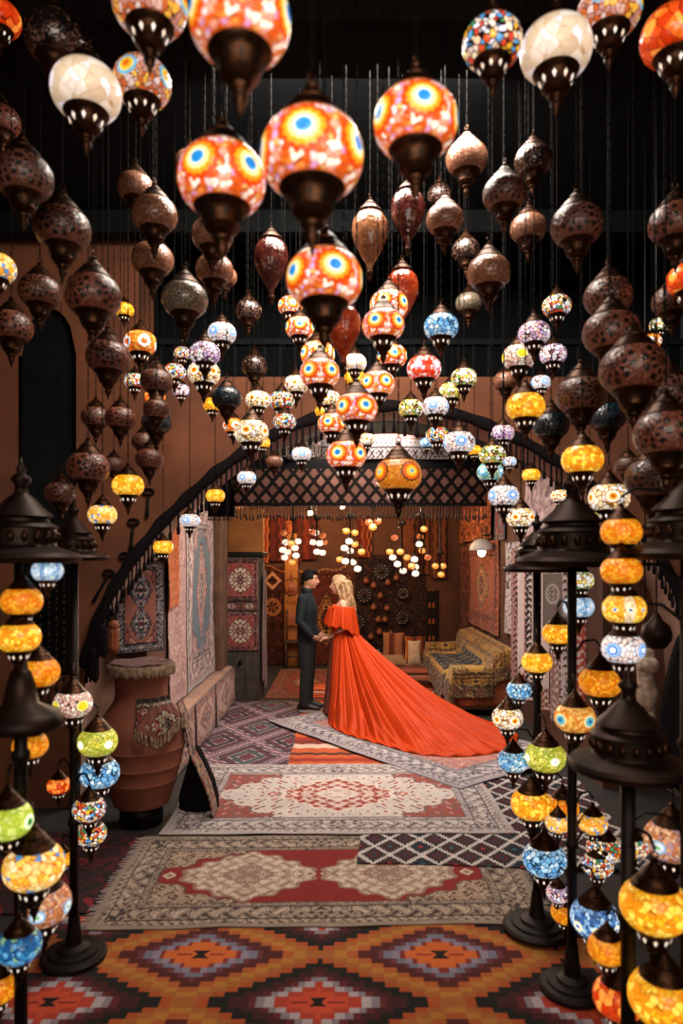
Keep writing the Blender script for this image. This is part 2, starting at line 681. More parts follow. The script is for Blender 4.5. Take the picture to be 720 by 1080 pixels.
def arch_wall():
    mb = MB()
    top = lambda x: ZC if x < -1.62 else 3.28
    rec = (-2.46, -2.02)                       # dark arched recess beside the arch
    def rz(x):
        t = (x - (rec[0] + rec[1]) / 2) / ((rec[1] - rec[0]) / 2)
        return 3.45 + 0.36 * math.sqrt(max(0, 1 - t * t))
    cols = []
    xs = [GX0, rec[0]]
    cols.append((GX0, rec[0], 0, 0, ZC, ZC))
    n = 10
    for i in range(n):
        a = rec[0] + (rec[1] - rec[0]) * i / n
        b = rec[0] + (rec[1] - rec[0]) * (i + 1) / n
        cols.append((a, b, 0, 0, 1.0, 1.0))
        cols.append((a, b, rz(a), rz(b), ZC, ZC))
    cols.append((rec[1], AP[0][0], 0, 0, ZC, ZC))
    pts = [p for p in AP]
    for (xa, za), (xb, zb) in zip(pts[:-1], pts[1:]):
        if xb - xa < 1e-6:
            continue
        t = ZC if (xa + xb) / 2 < -1.62 else 3.28
        if za < 0.01:
            za = zb
        if zb < 0.01:
            zb = za
        cols.append((xa, xb, za, zb, t, t))
    cols.append((AP[-1][0], GX1, 0, 0, 3.28, 3.28))
    for xa, xb, za, zb, ta, tb in cols:
        for y, fl in ((YA0, 0), (YA1, 1)):
            v = [(xa, y, za), (xb, y, zb), (xb, y, tb), (xa, y, ta)]
            mb.add(v, [(0, 1, 2, 3) if not fl else (3, 2, 1, 0)])
        mb.add([(xa, YA0, ta), (xb, YA0, tb), (xb, YA1, tb), (xa, YA1, ta)], [(0, 1, 2, 3)])
        if za > 0:
            mb.add([(xa, YA0, za), (xb, YA0, zb), (xb, YA1, zb), (xa, YA1, za)], [(3, 2, 1, 0)])
    return mb


struct(arch_wall().build('wall_front', M['plaster'], smooth=False))
mb = MB()
for (xa, za), (xb, zb) in zip(AP[:-1], AP[1:]):
    mb.add([(xa, YA0 + .004, za - .004), (xb, YA0 + .004, zb - .004), (xb, YA1, zb - .004), (xa, YA1, za - .004),
            (xa, YA0 + .004, za + .01), (xb, YA0 + .004, zb + .01), (xb, YA1, zb + .01), (xa, YA1, za + .01)],
           [(3, 2, 1, 0), (0, 1, 5, 4), (4, 5, 6, 7), (2, 3, 7, 6)])
struct(mb.build('trim_1', M['soffit'], smooth=False))
# dark shutters standing in the arched recess
mb = MB()
for i in range(5):
    x0 = -2.46 + .088 * i
    mb.box((x0 + .001, 5.25, 1.0), (x0 + .087, 5.30, 3.82), bev=.004)
struct(mb.build('door_1', M['darkwood'], smooth=False))
struct(MB().box((GX0, 6.45, 3.2), (GX1, 6.6, ZC)).build('wall_upper', M['darkwood'], smooth=False))
struct(MB().box((GX0, YA1, ZR), (GX1, 6.6, ZR + .12)).build('floor_upper', M['darkwood'], smooth=False))
# back room
struct(MB().box((XL - .2, 6.6, ZR), (XR + .2, YB + .15, ZR + .12)).build('ceiling_room', M['darkwood'], smooth=False))
struct(MB().box((XL - .25, YA1, 0), (XL, YB, ZR)).build('wall_room_left', M['roomwall'], smooth=False))
struct(MB().box((XR, YA1, 0), (XR + .7, YB, ZR)).build('wall_room_right', M['roomwall'], smooth=False))
struct(MB().box((XL - .2, YB, 0), (XR + .2, YB + .15, ZR)).build('wall_back', M['roomwall'], smooth=False))
struct(MB().box((-2.0, YA1, 0), (XL - .25, YA1 + .1, ZR)).build('wall_pier', M['soffit'], smooth=False))
# timber post at the left wall, kilim-clad ledge
struct(MB().box((XL, 8.5, 0.5), (XL + .11, 8.95, ZR - .002), bev=.02).build('trim_2', M['post']))
struct(MB().box((XL, 5.7, 0), (XL + .17, 8.95, 0.5), bev=.012).build('trim_3', M['soffit']))
# golden plaster strip on the back wall
p0, p1 = at(300, 706, 12.1), at(314, 596, 12.1)
struct(MB().box((p0[0], 12.08, 0), (p1[0], YB - .001, 2.35), bev=.01).build('trim_4', M['gold']))
p0, p1 = at(228, 600, 9.6), at(252, 540, 9.6)
struct(MB().box((XL, 9.62, 0), (XL + .5, 9.7, 2.6), bev=.01).build('trim_5', M['gold']))


# ------------------------------------------------------------------ helpers for cloth on walls
def wall_sheet(name, label, cat, corner, du, dv, L, W, colf, mat='wool', n=60, m=90, wav=0.008, thick=0.008, group=None, folds=None, parent=None):
    """hanging cloth: corner = lower start point, du/dv unit vectors; L along du, W along dv"""
    u = np.linspace(0, L, n)
    v = np.linspace(0, W, m)
    U, V = np.meshgrid(u, v, indexing='ij')
    c, a, b = np.array(corner), np.array(du, float), np.array(dv, float)
    nrm = np.cross(a, b)
    d = wav * np.sin(U * 9 + V * 2 + corner[0] * 7) + wav * 0.6 * np.sin(V * 5 + 1.0)
    if folds:
        d = d + folds[1] * (1 + np.sin(U * folds[0])) * 0.5
    P = c + U[..., None] * a + V[..., None] * b + (d + wav * 2 + thick + .004)[..., None] * nrm
    o = sheet(name, P, colf(U - L / 2, V - W / 2), M[mat], parent, thick)
    if parent is None:
        tag(o, label, cat, group)
    return o


def strands(mb, pts, length, r=0.006, seg=5, tip=0.010, jit=0.0, seed=1):
    """fringe: a thin tapered strand hanging from each point"""
    rr = random.Random(seed)
    for p in pts:
        l = length * (1 + rr.uniform(-jit, jit))
        dx, dy = rr.uniform(-.006, .006), rr.uniform(-.006, .006)
        prof = [(r * .7, 0), (r, -l * .2), (r * .8, -l * .6), (tip, -l * .75), (tip * .8, -l)]
        mb.lathe([(a, b) for a, b in prof], seg, (p[0] + dx, p[1] + dy, p[2]))


# ------------------------------------------------------------------ floor rugs
def floor_rug(name, label, cx, cy, L, W, rz, z, n, m, colf, mat='wool', edge=0.006, fringe=None):
    U, V = uv_grid(L, W, n, m)
    P = np.zeros(U.shape + (3,))
    k = np.sin(U * 6.1 + 1) * edge + np.sin(U * 15 + cx) * edge * .5
    kk = np.sin(V * 7.3 + 2) * edge
    P[..., 0] = U + kk * (np.abs(U) / (L / 2)) ** 4 * np.sign(U)
    P[..., 1] = V + k * (np.abs(V) / (W / 2)) ** 4 * np.sign(V)
    root = empty(name, (cx, cy, z), math.radians(rz))
    P[..., 2] = 0.007 + 0.0008 * np.sin(U * 9) * np.sin(V * 8)
    sheet('woven_field', P, colf(U, V), M[mat], root, 0.006)
    if fringe:
        for sg in fringe:
            mb = MB()
            r = random.Random(5)
            nn = int(W / 0.02)
            for i in range(nn):
                v = -W / 2 + W * (i + .5) / nn
                x0 = sg * (L / 2 - .012)
                l = .055 + r.uniform(-.012, .012)
                dy = r.uniform(-.012, .012)
                mb.add([(x0, v - .007, .003), (x0, v + .007, .003), (x0 + sg * l, v + dy + .004, .001), (x0 + sg * l, v + dy - .004, .001),
                        (x0, v, .008), (x0 + sg * l, v + dy, .003)],
                       [(0, 4, 5, 3), (4, 1, 2, 5), (0, 3, 2, 1)])
            mb.build('fringe', M['white_fringe'], root)
    tag(root, label, 'rug', None)
    return root


floor_rug('kilim_rug', 'orange, black and maroon kilim with large stepped diamonds, beside the two round stand bases', -0.10, 2.95, 2.75, 1.30, 0, 0.002, 460, 200,
          lambda u, v: kilim_diamonds(u - .10 + .67, v + 2.95 - 3.25), 'flat')
floor_rug('red_medallion_rug', 'red carpet with two cream medallions and a grey-brown floral border', -0.12, 4.07, 2.40, 1.16, 1.6, 0.010, 420, 200,
          lambda u, v: oriental(u, v, 1.16, 2.40, 0.25, ('#8a7a6c', '#968474', '#3c302c', '#6c5a50', '#b4a08e'),
                                ('#7c1d1c', '#a8937f', '#5c4438', '#7e6656', '#8f7a6a'),
                                [(-.43, .40, .30, '#bca894', '#8a6c5e', '#9c8674', '#cab8a6', '#8a7a6c'), (.40, .40, .30, '#bca894', '#8a6c5e', '#9c8674', '#cab8a6', '#8a7a6c')], s=62),
          fringe=(-1, 1))
floor_rug('cream_medallion_rug', 'pale cream and grey carpet with one red pointed medallion and red corners', -0.03, 5.41, 2.42, 1.56, 0.5, 0.026, 400, 260,
          lambda u, v: oriental(u, v, 1.56, 2.42, 0.29, ('#a89c98', '#b0a49e', '#5a5054', '#84787a', '#c6bab4'),
                                ('#c4b8b0', '#9a3c2e', '#6c5854', '#8a5a52', '#a8a09a'),
                                [(0, .44, .36, '#9c3c30', '#d0c0b4', '#c8b4a8', '#7c2a26', '#cabcb2')], s=58, sprig=True), )
floor_rug('lattice_flatweave', 'dark flat-woven rug with a white hooked lattice, half under the cream medallion carpet', 1.05, 5.02, 1.80, 1.75, -3.5, 0.018, 320, 300, flat_lattice, 'flat')
floor_rug('lozenge_rug', 'grey and maroon flat-woven rug with dotted lozenge lines, at the carpet-hung cabinet', -0.90, 7.66, 1.06, 2.80, 0, 0.002, 160, 380, kilim_grey, 'flat')
floor_rug('pink_border_rug', 'greyish pink carpet laid aslant under the orange dress train', 0.698, 7.164, 2.95, 1.62, -52.5, 0.034, 380, 220,
          lambda u, v: oriental(u, v, 1.62, 2.95, 0.36, ('#8e8486', '#a49a9a', '#4e484e', '#746c70', '#c0b6b2'),
                                ('#b4776a', '#b08078', '#84524c', '#c89c90', '#9a665c'),
                                [(0, .7, .38, '#a8988f', '#6a5654', '#8a6a62', '#c0aea6', '#a05a4c')], s=46, sprig=True))
floor_rug('striped_kilim', 'orange and red striped kilim behind the dress train, before the sofa', 0.50, 8.30, 1.98, 4.20, 0, 0.010, 60, 420,
          lambda u, v: stripes(v + .012 * np.sign(np.sin(u * 40)), ['#c45a24', '#8e2c1a', '#c8a894', '#3c2420', '#b84420', '#d88434', '#6e2a1c', '#b0502a'], 0.10), 'flat')
floor_rug('rust_rug', 'worn rust-red rug on the floor before the back wall panels', -0.54, 10.50, 1.0, 2.5, 0, 0.002, 120, 220,
          lambda u, v: oriental(v, u, 1.0, 2.5, 0.2, ('#6e3a26', '#7c4630', '#3a1c14', '#a0664a', '#8e4a30'), ('#7c3520', '#6a3020', '#3c1a12', '#a87858', '#904a30'), [(0, .6, .22, '#8e5a40', '#3c1a12', '#b48a6a', '#6a2a1c', '#7a3a28')]))
floor_rug('rose_carpet', 'very dark carpet with crimson flowers, beside the fringe of the red carpet', -1.99, 4.17, 1.3, 1.08, 0, 0.002, 130, 150,
          lambda u, v: garden(u, v, 22.0, ('#1e1416', '#4a161a', '#7c1e24', '#38161a'), 2.0))

# ------------------------------------------------------------------ carpets on the left room wall (facing +x)
def left_wall(name, label, y0, y1, z0, z1, colf, x=XL, **k):
    return wall_sheet(name, label, 'wall carpet', (x, y0, z0), (0, 1, 0), (0, 0, 1), y1 - y0, z1 - z0, colf, **k)


left_wall('prayer_rug', 'tall faded wall rug with blue-grey centre stripe beside the timber post', 6.95, 8.42, 0.515, 2.55,
          lambda u, v: oriental(v, u, 1.47, 1.99, .3, ('#8e8482', '#9c8a86', '#463c42', '#8e5a54', '#b8aaa6'), ('#4e5c66', '#9a7a74', '#3c3438', '#a8665c', '#6e7a80'),
                                [(0, .55, .3, '#8e6e68', '#3c3438', '#a87a70', '#5a6a74', '#b0a09a')], s=36), n=90, m=130)
left_wall('faded_rug', 'pinkish worn wall rug hanging next to the blue-striped one', 6.22, 6.90, 0.515, 2.5,
          lambda u, v: garden(u, v, 38.0, ('#a0807a', '#7c5a58', '#b89a94', '#8e6e6c'), 1.0), n=50, m=120)
left_wall('hanging_shag', 'short shaggy orange wall piece under the small amber lamp', 5.98, 6.42, 1.45, 2.25,
          lambda u, v: garden(u, v * .35, 70.0, ('#a4532a', '#6e3018', '#c87848', '#8a4020'), 1.0), n=40, m=70, x=XL + .035, wav=.014)
wall_sheet('hanging_rug', 'small dark-bordered rug with hooked figures above the jar', 'wall carpet', (-1.80, 5.40, 1.14), (.76, .65, 0), (0, 0, 1), .42, .74,
          lambda u, v: oriental(v, u, .42, .74, .075, ('#2c2a30', '#7a7274', '#1c1a20', '#a89a96', '#4a3c40'), ('#8e5a4c', '#8a4a3e', '#2c2a34', '#4a4e5c', '#b08a7c'),
                                [(.13, .14, .10, '#3c4450', '#20202a', '#a89a94', '#8a4a40', '#b0a09a'), (-.14, .13, .09, '#3c4450', '#20202a', '#a89a94', '#8a4a40', '#b0a09a')], s=60), n=60, m=90)
wall_sheet('hanging_zigzag_cloth', 'grey and white zigzag cloth tucked above the figured rug', 'wall cloth', (-1.76, 5.435, 1.90), (.76, .65, 0), (0, 0, 1), .40, .34,
          lambda u, v: np.where((((v * 26 + np.abs(((u * 12) % 1) - .5) * 2) % 1) < .5)[..., None], hx('#8e8886'), hx('#38363c')), n=60, m=60)
for i, (y0, y1, nm) in enumerate(((5.75, 6.55, 'jar'), (6.6, 7.6, 'middle'), (7.66, 8.9, 'post'))):
    lab = ('rose-coloured kilim panel on the low ledge, end by the clay jar', 'rose-coloured kilim panel on the middle of the low ledge',
           'rose-coloured kilim panel on the low ledge, end by the timber post')[i]
    sd = i * 1.7
    left_wall('ledge_kilim', lab, y0, y1, 0.03, 0.49, lambda u, v: oriental(u, v, .46, u.max() * 2, .07, ('#5a4440', '#9a7a70', '#3a2a2c', '#a85a50', '#c0a498'),
              ('#a48478', '#8e5a50', '#5c3c3a', '#a05048', '#b89a8c'), [(0, .26, .14, '#8e4a44', '#3a2a2c', '#b89a8c', '#5c4a4c', '#a89088')], seed=1 + sd, s=48), x=XL + .17, n=80, m=40, group='kilim panels along the ledge')

# right room wall (facing -x)
def right_wall(name, label, y0, y1, z0, z1, colf, x=XR, cat='wall carpet', **k):
    return wall_sheet(name, label, cat, (x, y1, z0), (0, -1, 0), (0, 0, 1), y1 - y0, z1 - z0, colf, **k)


right_wall('red_wall_rug', 'red-orange wall rug with a framed centre hanging above the sofa back', 9.25, 11.5, 0.84, 2.16,
           lambda u, v: oriental(v, u, 2.25, 1.32, .26, ('#8e4a2a', '#8a4028', '#3c1c14', '#b87048', '#5c2a1c'), ('#94482c', '#8e3c24', '#5c3424', '#b87850', '#6e4a34'),
                                 [(0, .34, .5, '#8e5c40', '#3c2c20', '#b88860', '#4c4c38', '#a8603c')], s=36, sprig=True), n=100, m=90)
right_wall('rust_hanging', 'crumpled rust-brown hanging high on the wall over the red rug', 9.5, 11.9, 2.18, 2.8,
           lambda u, v: garden(u, v, 18.0, ('#8a4426', '#44200f', '#a86438', '#5c2c18'), 3.0), n=70, m=40, wav=.02, folds=(30, .04))
right_wall('brown_curtain_rug', 'plain dark brown cloth covering the far corner of the sofa wall', 11.35, 12.1, 0.3, 2.1,
           lambda u, v: garden(u, v, 9.0, ('#5c2c1e', '#3c1c14', '#6e3a26', '#482218'), 1.0), n=30, m=60, folds=(40, .03))
right_wall('blue_kite_rug', 'narrow rug with a red and blue lozenge above the white lamp hood', 8.85, 9.45, 2.15, 2.85,
           lambda u, v: oriental(v, u, .6, .7, .08, ('#5c6a74', '#6a4a4c', '#2a2c34', '#a0504a', '#8e9aa0'), ('#7c2c2e', '#8e4a44', '#2a2c34', '#b0807a', '#4c5c6c'),
                                 [(0, .26, .16, '#4a6070', '#22242c', '#a86a60', '#8e9aa0', '#8e3434')], s=60), n=50, m=60)
right_wall('hanging_embroidery', 'white cloth with dark embroidered branches hanging beside the sofa', 7.95, 8.8, 0.95, 2.1,
           lambda u, v: garden(u, v, 34.0, ('#b0a4a0', '#4a4044', '#c4b8b4', '#8e8282'), 2.0), n=60, m=90, folds=(24, .03))
right_wall('pink_striped_carpet', 'pale pink striped carpet high under the arch on the stall wall', 6.2, 7.8, 2.15, 2.95,
           lambda u, v: garden(u * 1.2, v * .25, 44.0, ('#a8908c', '#7c6466', '#bca6a2', '#94787a'), .5), n=90, m=40, folds=(36, .04))
right_wall('hanging_frieze', 'white fringed textile with black zigzag row under the pale striped carpet', 7.35, 7.9, 1.62, 2.12,
           lambda u, v: np.where((np.abs(v) < .06)[..., None] & ((((u * 18) % 1) + np.abs(v) * 9) < .8)[..., None], hx('#2c2a30'), hx('#b4a8a2')), n=60, m=50, x=XR - .03)
STR = ['#a0443c', '#b4a6a2', '#54282a', '#8e6a62', '#3c3034', '#b8a8a2', '#7a5240', '#6a3438', '#a08c86', '#2e2a2e']
names = ('crimson', 'off-white', 'dark maroon', 'dusty brown', 'charcoal', 'bone-coloured', 'umber', 'wine-red', 'stone-grey', 'black')
for i in range(14):
    y0 = 5.70 + .145 * i
    c = STR[i % 10]
    ordn = ('first', 'second', 'third', 'fourth', 'fifth', 'sixth', 'seventh', 'eighth', 'ninth', 'tenth', 'eleventh', 'twelfth', 'thirteenth', 'fourteenth')[i]
    wall_sheet('hanging_strap', '%s woven strap in the stall row, %s counted from the arch' % (names[i % 10], ordn), 'woven strap', (XR - .20 - .03 * (i % 2), y0 + .10, 0.42 + .12 * (i % 3)), (.72, -.694, 0), (0, 0, 1), .135, 1.60 - .12 * (i % 3),
               lambda u, v, c=c, i=i: np.where((scroll(np.abs(u), v, 95.0, i) > .55)[..., None], hx(('#c0b0a8', '#3c2c2e', '#b8a49c')[i % 3]), hx(c)),
               n=14, m=120, group='woven straps hanging on the stall wall', wav=.004)
struct(MB().loft([(XR - .155, 5.66, 2.03), (XR - .155, 7.8, 2.03)], [.012, .012], 8).build('trim_6', M['wood']))
# pale panel with a paisley
p = at(571, 660, 5.75)
wall_sheet('hanging_cloth', 'pale grey cloth panel with one raised paisley, hanging among the straps', 'wall cloth', (p[0], 5.75, p[2]), (1, 0, 0), (0, 0, 1), .16, .44,
           lambda u, v: np.where((np.abs((np.hypot(u * 1.5, (v - .05)) - .075)) < .012)[..., None] | ((np.hypot(u * 1.5, (v - .05)) < .06) & (scroll(u, v, 160.0, 1) > .6))[..., None], hx('#d0c4be'), hx('#94847e')),
           n=40, m=90)
# ------------------------------------------------------------------ back wall (facing -y)
def back_wall(name, label, px0, px1, py0, py1, colf, Y=YB, **k):
    a, b = at(px0, py1, Y), at(px1, py0, Y)
    k.setdefault('cat', 'wall carpet')
    cat = k.pop('cat')
    return wall_sheet(name, label, cat, (a[0], Y, a[2]), (1, 0, 0), (0, 0, 1), b[0] - a[0], b[2] - a[2], colf, **k)


back_wall('panel_carpet', 'dark brown door panel carpet with a lozenge and a wheel motif', 276, 299, 598, 700,
          lambda u, v: np.where((np.abs(np.abs(u) + np.abs(v - .62) - .13) < .035)[..., None], hx('#b07a5a'),
                                np.where((np.abs(np.hypot(u, v - .15) - .13) < .03)[..., None] | ((np.hypot(u, v - .15) < .12) & (np.sin(6 * np.arctan2(v - .15, u)) > .5))[..., None], hx('#8e5634'),
                                         garden(u, v, 30.0, ('#3a1a12', '#26100c', '#4c2418', '#5c2c1c'), 2.0))), n=50, m=150)
back_wall('kilim_hanging', 'dark red geometric kilim hanging behind the couple', 316, 372, 603, 704,
          lambda u, v: oriental(u, v, 1.7, .94, .12, ('#4c1e16', '#5c281c', '#1e0e0c', '#8e5a3c', '#3c2a1c'), ('#54241a', '#44201a', '#201210', '#94603c', '#6a3a24'),
                                [(0, .2, .5, '#7c4428', '#201210', '#a8703c', '#3c2c20', '#5c2418')], s=40), n=90, m=120)
# dark textile board with trinkets
back_wall('dark_textile', 'near-black embroidered textile filling the back wall beside the woman', 374, 448, 585, 706,
          lambda u, v: garden(u, v, 30.0, ('#191213', '#3c2418', '#20161a', '#4c2a1a'), 1.0), n=110, m=150)
for (cx, cy, r, lab) in ((402, 603, 8.5, 'under the hanging lamp cluster'), (384, 628, 8, 'nearest the blonde hair'), (377, 656, 8, 'lowest by the dress'), (425, 626, 6, 'nearest the corner shelf'), (424, 652, 7, 'low by the cushions')):
    q = at(cx, cy, 12.12)
    R0 = r / 720 * 12.12
    root = empty('hanging_ornament', (q[0], 12.12, q[2]))
    mb = MB()
    mb.lathe([(R0 * .92, -.006), (R0, -.006), (R0, .006), (R0 * .92, .006)], 28, axis='y')
    mb.build('hoop', M['black'], root, smooth=False)
    mb = MB()
    for k in range(12):
        a = k * PI / 6
        mb.ball((R0 * .8 * math.cos(a), -.012, R0 * .8 * math.sin(a)), .012, 6, 4)
        mb.loft([(0, -.004, 0), (R0 * .95 * math.cos(a), -.004, R0 * .95 * math.sin(a))], [.004, .003], 4)
    mb.build('bead_ring', M['fur'], root)
    mb = MB().ball((0, -.012, 0), (R0 * .32, .02, R0 * .32), 12, 8)
    mb.build('boss', M['brass'], root)
    tag(root, 'beaded wire wheel on the dark wall textile, ' + lab, 'wall ornament', 'beaded wheels on the dark textile')
M['leather'] = plain('tan_leather', '#9a5430', '#6e3518', 0.6, scale=8.0)
pouch_spots = ((386, 612), (394, 617), (409, 614), (418, 609), (401, 628), (394, 640), (408, 641), (399, 653), (406, 653), (400, 666), (391, 671), (412, 668))
for i, (cx, cy) in enumerate(pouch_spots):
    q = at(cx, cy, 12.1)
    root = empty('hanging_pouch', (q[0], 12.1, q[2]))
    mb = MB().lathe([(.02, -.06), (.045, -.05), (.055, -.02), (.045, .02), (.022, .04), (.03, .055)], 12)
    mb.build('bag', M['leather'], root)
    MB().lathe([(.026, .034), (.03, .04), (.026, .046)], 10).build('drawstring', M['black'], root)
    ordn = ('first', 'second', 'third', 'fourth', 'fifth', 'sixth', 'seventh', 'eighth', 'ninth', 'tenth', 'eleventh', 'twelfth')[i]
    tag(root, 'small tan leather pouch on the dark textile, %s counted from the top' % ordn, 'pouch', 'leather pouches on the dark textile')
back_wall('white_star_cloth', 'black cloth with a thin white eight-pointed star, low behind the cushions', 387, 410, 684, 706,
          lambda u, v: np.where((np.abs(np.hypot(u, v) - .13 - .03 * np.cos(8 * np.arctan2(v, u))) < .014)[..., None], hx('#8e8a84'), hx('#141012')), Y=11.95, n=60, m=60)
# striped kilims along the top of the back wall
spots = ((262, 284, 545, 594, 'widest'), (285, 299, 543, 592, 'second'), (300, 317, 545, 594, 'third'), (318, 334, 545, 590, 'fourth'), (376, 392, 548, 588, 'fifth'), (424, 437, 545, 602, 'sixth'), (438, 452, 545, 606, 'seventh'), (453, 470, 545, 610, 'last'))
for i, (a, b, c, d, w) in enumerate(spots):
    pal = ((['#6e2a18', '#3c1810', '#9a5230', '#54201a'], ['#4a2418', '#2c140f', '#6e3c24'])[i > 4])
    back_wall('striped_hanging', '%s striped kilim hung high on the back wall, %s' % (('dark red', 'brighter rust')[i % 2], w + ' from the cabinet' if i else 'next to the cabinet'), a, b, c, d,
              lambda u, v, i=i, pal=pal: stripes(u + .012 * np.sign(np.sin(v * 26)), pal, .05, i), n=40, m=50, Y=YB - .02 - .012 * (i % 2), folds=(18, .02), group='striped kilims high on the back wall', mat='flat')
back_wall('dark_slit_cloth', 'tall dark cloth with orange tufts in the corner by the sofa wall', 449, 462, 622, 706, lambda u, v: np.where(((np.abs(((v * 3.4) % 1) - .5) < .14) & (np.abs(u) < .07) & (np.sin(u * 90) > -.3))[..., None], hx('#8e4a24'), hx('#1c1210')), n=30, m=120)
# garland cord
root = empty('bead_garland', at(275, 596, 11.9))
mb = MB()
a, b = Vector((0, 0, 0)), Vector((1.55, 0, 0.0))
pts = [a.lerp(b, t / 20) + Vector((0, 0, -.12 * math.sin(PI * t / 20) + .03 * math.sin(t))) for t in range(21)]
mb.loft(pts, [.008] * 21, 6)
mb.build('cord', M['gold'], root)
mb = MB()
for p in pts[6:]:
    mb.ball(p - Vector((0, .01, .02)), .013, 8, 6)
mb.build('bead_chain', M['fur'], root)
tag(root, 'sagging cord with pale beads strung across the back wall panels', 'garland')
# round wall medallion on the golden strip
q = at(307, 621, 12.05)
root = empty('hanging_medallion', (q[0], 12.06, q[2]))
MB().lathe([(.11, 0), (.12, -.01), (.1, -.02), (.07, -.012), (.06, -.03), (.02, -.035)], 24, axis='y').build('disc', M['leather'], root)
mb = MB()
strands(mb, [(x, -.01, -.1 - .02 * math.cos(x * 20)) for x in (-.08, -.04, 0, .04, .08)], .14, .008)
strands(mb, [(0, -.01, .3)], .2, .012)
mb.build('tassel', M['leather'], root)
tag(root, 'round tan tasselled medallion on the golden plaster strip', 'wall ornament')

# ------------------------------------------------------------------ carpet-hung cabinet
root = empty('carpet_cabinet', (-1.34, 9.07, 0))
cw, cd, ch = .50, .55, 1.93
mb = MB().box((-cw / 2, 0, 0), (cw / 2, cd, ch), bev=.01)
mb.build('body', M['greywood'], root, smooth=False)
MB().box((-cw / 2 - .005, -.04, ch), (cw / 2 + .05, cd + .03, ch + .06), bev=.012).build('cornice', M['black'], root, smooth=False)
mb = MB()
for x in (-.235, -.08, .075, .235):
    mb.box((x - .008, -.012, .05), (x + .008, 0, .66))
mb.build('door_plank', M['greywood'], root, smooth=False)


def cab(nm, x0, x1, z0, z1, f):
    u = np.linspace(x0, x1, 60)
    v = np.linspace(z0, z1, 60)
    U, V = np.meshgrid(u, v, indexing='ij')
    P = np.stack([U, np.full_like(U, -.024), V], -1)
    sheet(nm, P, f(U - (x0 + x1) / 2, V - (z0 + z1) / 2), M['wool'], root, .012)


ros = ('#3a2424', '#6e4440', '#201618', '#a08a80', '#8e5a50'), ('#8a4640', '#8a4640', '#4c2824', '#a86a60', '#6e3a36')
cab('carpet_panel', -.235, .235, 1.34, 1.90, lambda u, v: oriental(u, v, .56, .5, .06, *ros, [(0, .17, .18, '#b8a490', '#4c3430', '#8a5a50', '#d0c0ae', '#7a4a44')], s=90))
cab('carpet_panel', -.235, .235, 0.68, 1.20, lambda u, v: oriental(u, v, .52, .5, .06, *ros, [(0, .17, .18, '#b8a490', '#4c3430', '#8a5a50', '#d0c0ae', '#7a4a44')], s=90))
cab('carpet_panel', -.235, -.005, 1.215, 1.325, lambda u, v: oriental(u, v, .11, .25, .02, ('#2c3a30', '#54403c', '#1c1616', '#8e7a70', '#6e3a36'), ('#6e3a36', '#6e3a36', '#33201f', '#a08a80', '#54302c'), [(0, .06, .04, '#a8988a', '#33201f', '#8a5a50', '#b0a090', '#6e3a36')], s=120))
cab('carpet_panel', .005, .235, 1.215, 1.325, lambda u, v: oriental(u, v, .11, .25, .02, ('#2c3a30', '#54403c', '#1c1616', '#8e7a70', '#6e3a36'), ('#6e3a36', '#6e3a36', '#33201f', '#a08a80', '#54302c'), [(0, .06, .04, '#a8988a', '#33201f', '#8a5a50', '#b0a090', '#6e3a36')], s=120))
MB().lathe([(.03, 0), (.02, -.02), (.022, -.03)], 12, (0, -.012, .52), axis='y').build('knob', M['black'], root)
tag(root, 'tall narrow wooden cabinet faced with red and cream carpet panels', 'cabinet')
for i, (y0, y1, z0, z1) in enumerate(((9.1, 9.3, .25, 1.85), (9.34, 9.58, .1, 1.75))):
    wall_sheet('side_runner', ('multicoloured narrow runner on the cabinet side, edge by the rosette panels', 'multicoloured narrow runner on the cabinet side, edge by the back wall')[i], 'runner',
               (-1.34 + cw / 2 + .01, y0, z0), (0, 1, 0), (0, 0, 1), y1 - y0, z1 - z0, lambda u, v: oriental(v, u, .2, 1.6, .04, ('#2c2428', '#6e5a5c', '#201a1e', '#a04a44', '#4c6a7a'), ('#5c3036', '#8e4a44', '#20181c', '#b09a90', '#44607a'), [], s=70), n=24, m=120, group='runners on the cabinet side')

# ------------------------------------------------------------------ wooden stool behind the man
root = empty('wooden_chair', at(309, 700, 11.9)[:2] + (0.0,))
MB().box((-.14, -.14, .44), (.14, .14, .48), bev=.01).build('seat', M['wood'], root)
for sx in (-1, 1):
    for sy in (-1, 1):
        MB().lathe([(.014, 0), (.02, .1), (.016, .2), (.022, .3), (.018, .44 if sy < 0 else .44)], 10, (sx * .115, sy * .115, 0)).build('leg', M['wood'], root)
    MB().lathe([(.016, .48), (.02, .6), (.015, .8), (.02, .98), (.01, 1.02)], 10, (sx * .115, .115, 0)).build('back_post', M['wood'], root)
MB().box((-.115, .105, .72), (.115, .125, .95), bev=.008).build('backrest', M['leather'], root)
MB().box((-.115, -.122, .2), (.115, -.108, .23)).build('stretcher', M['wood'], root)
tag(root, 'turned wooden chair with orange back panel against the golden strip', 'chair')

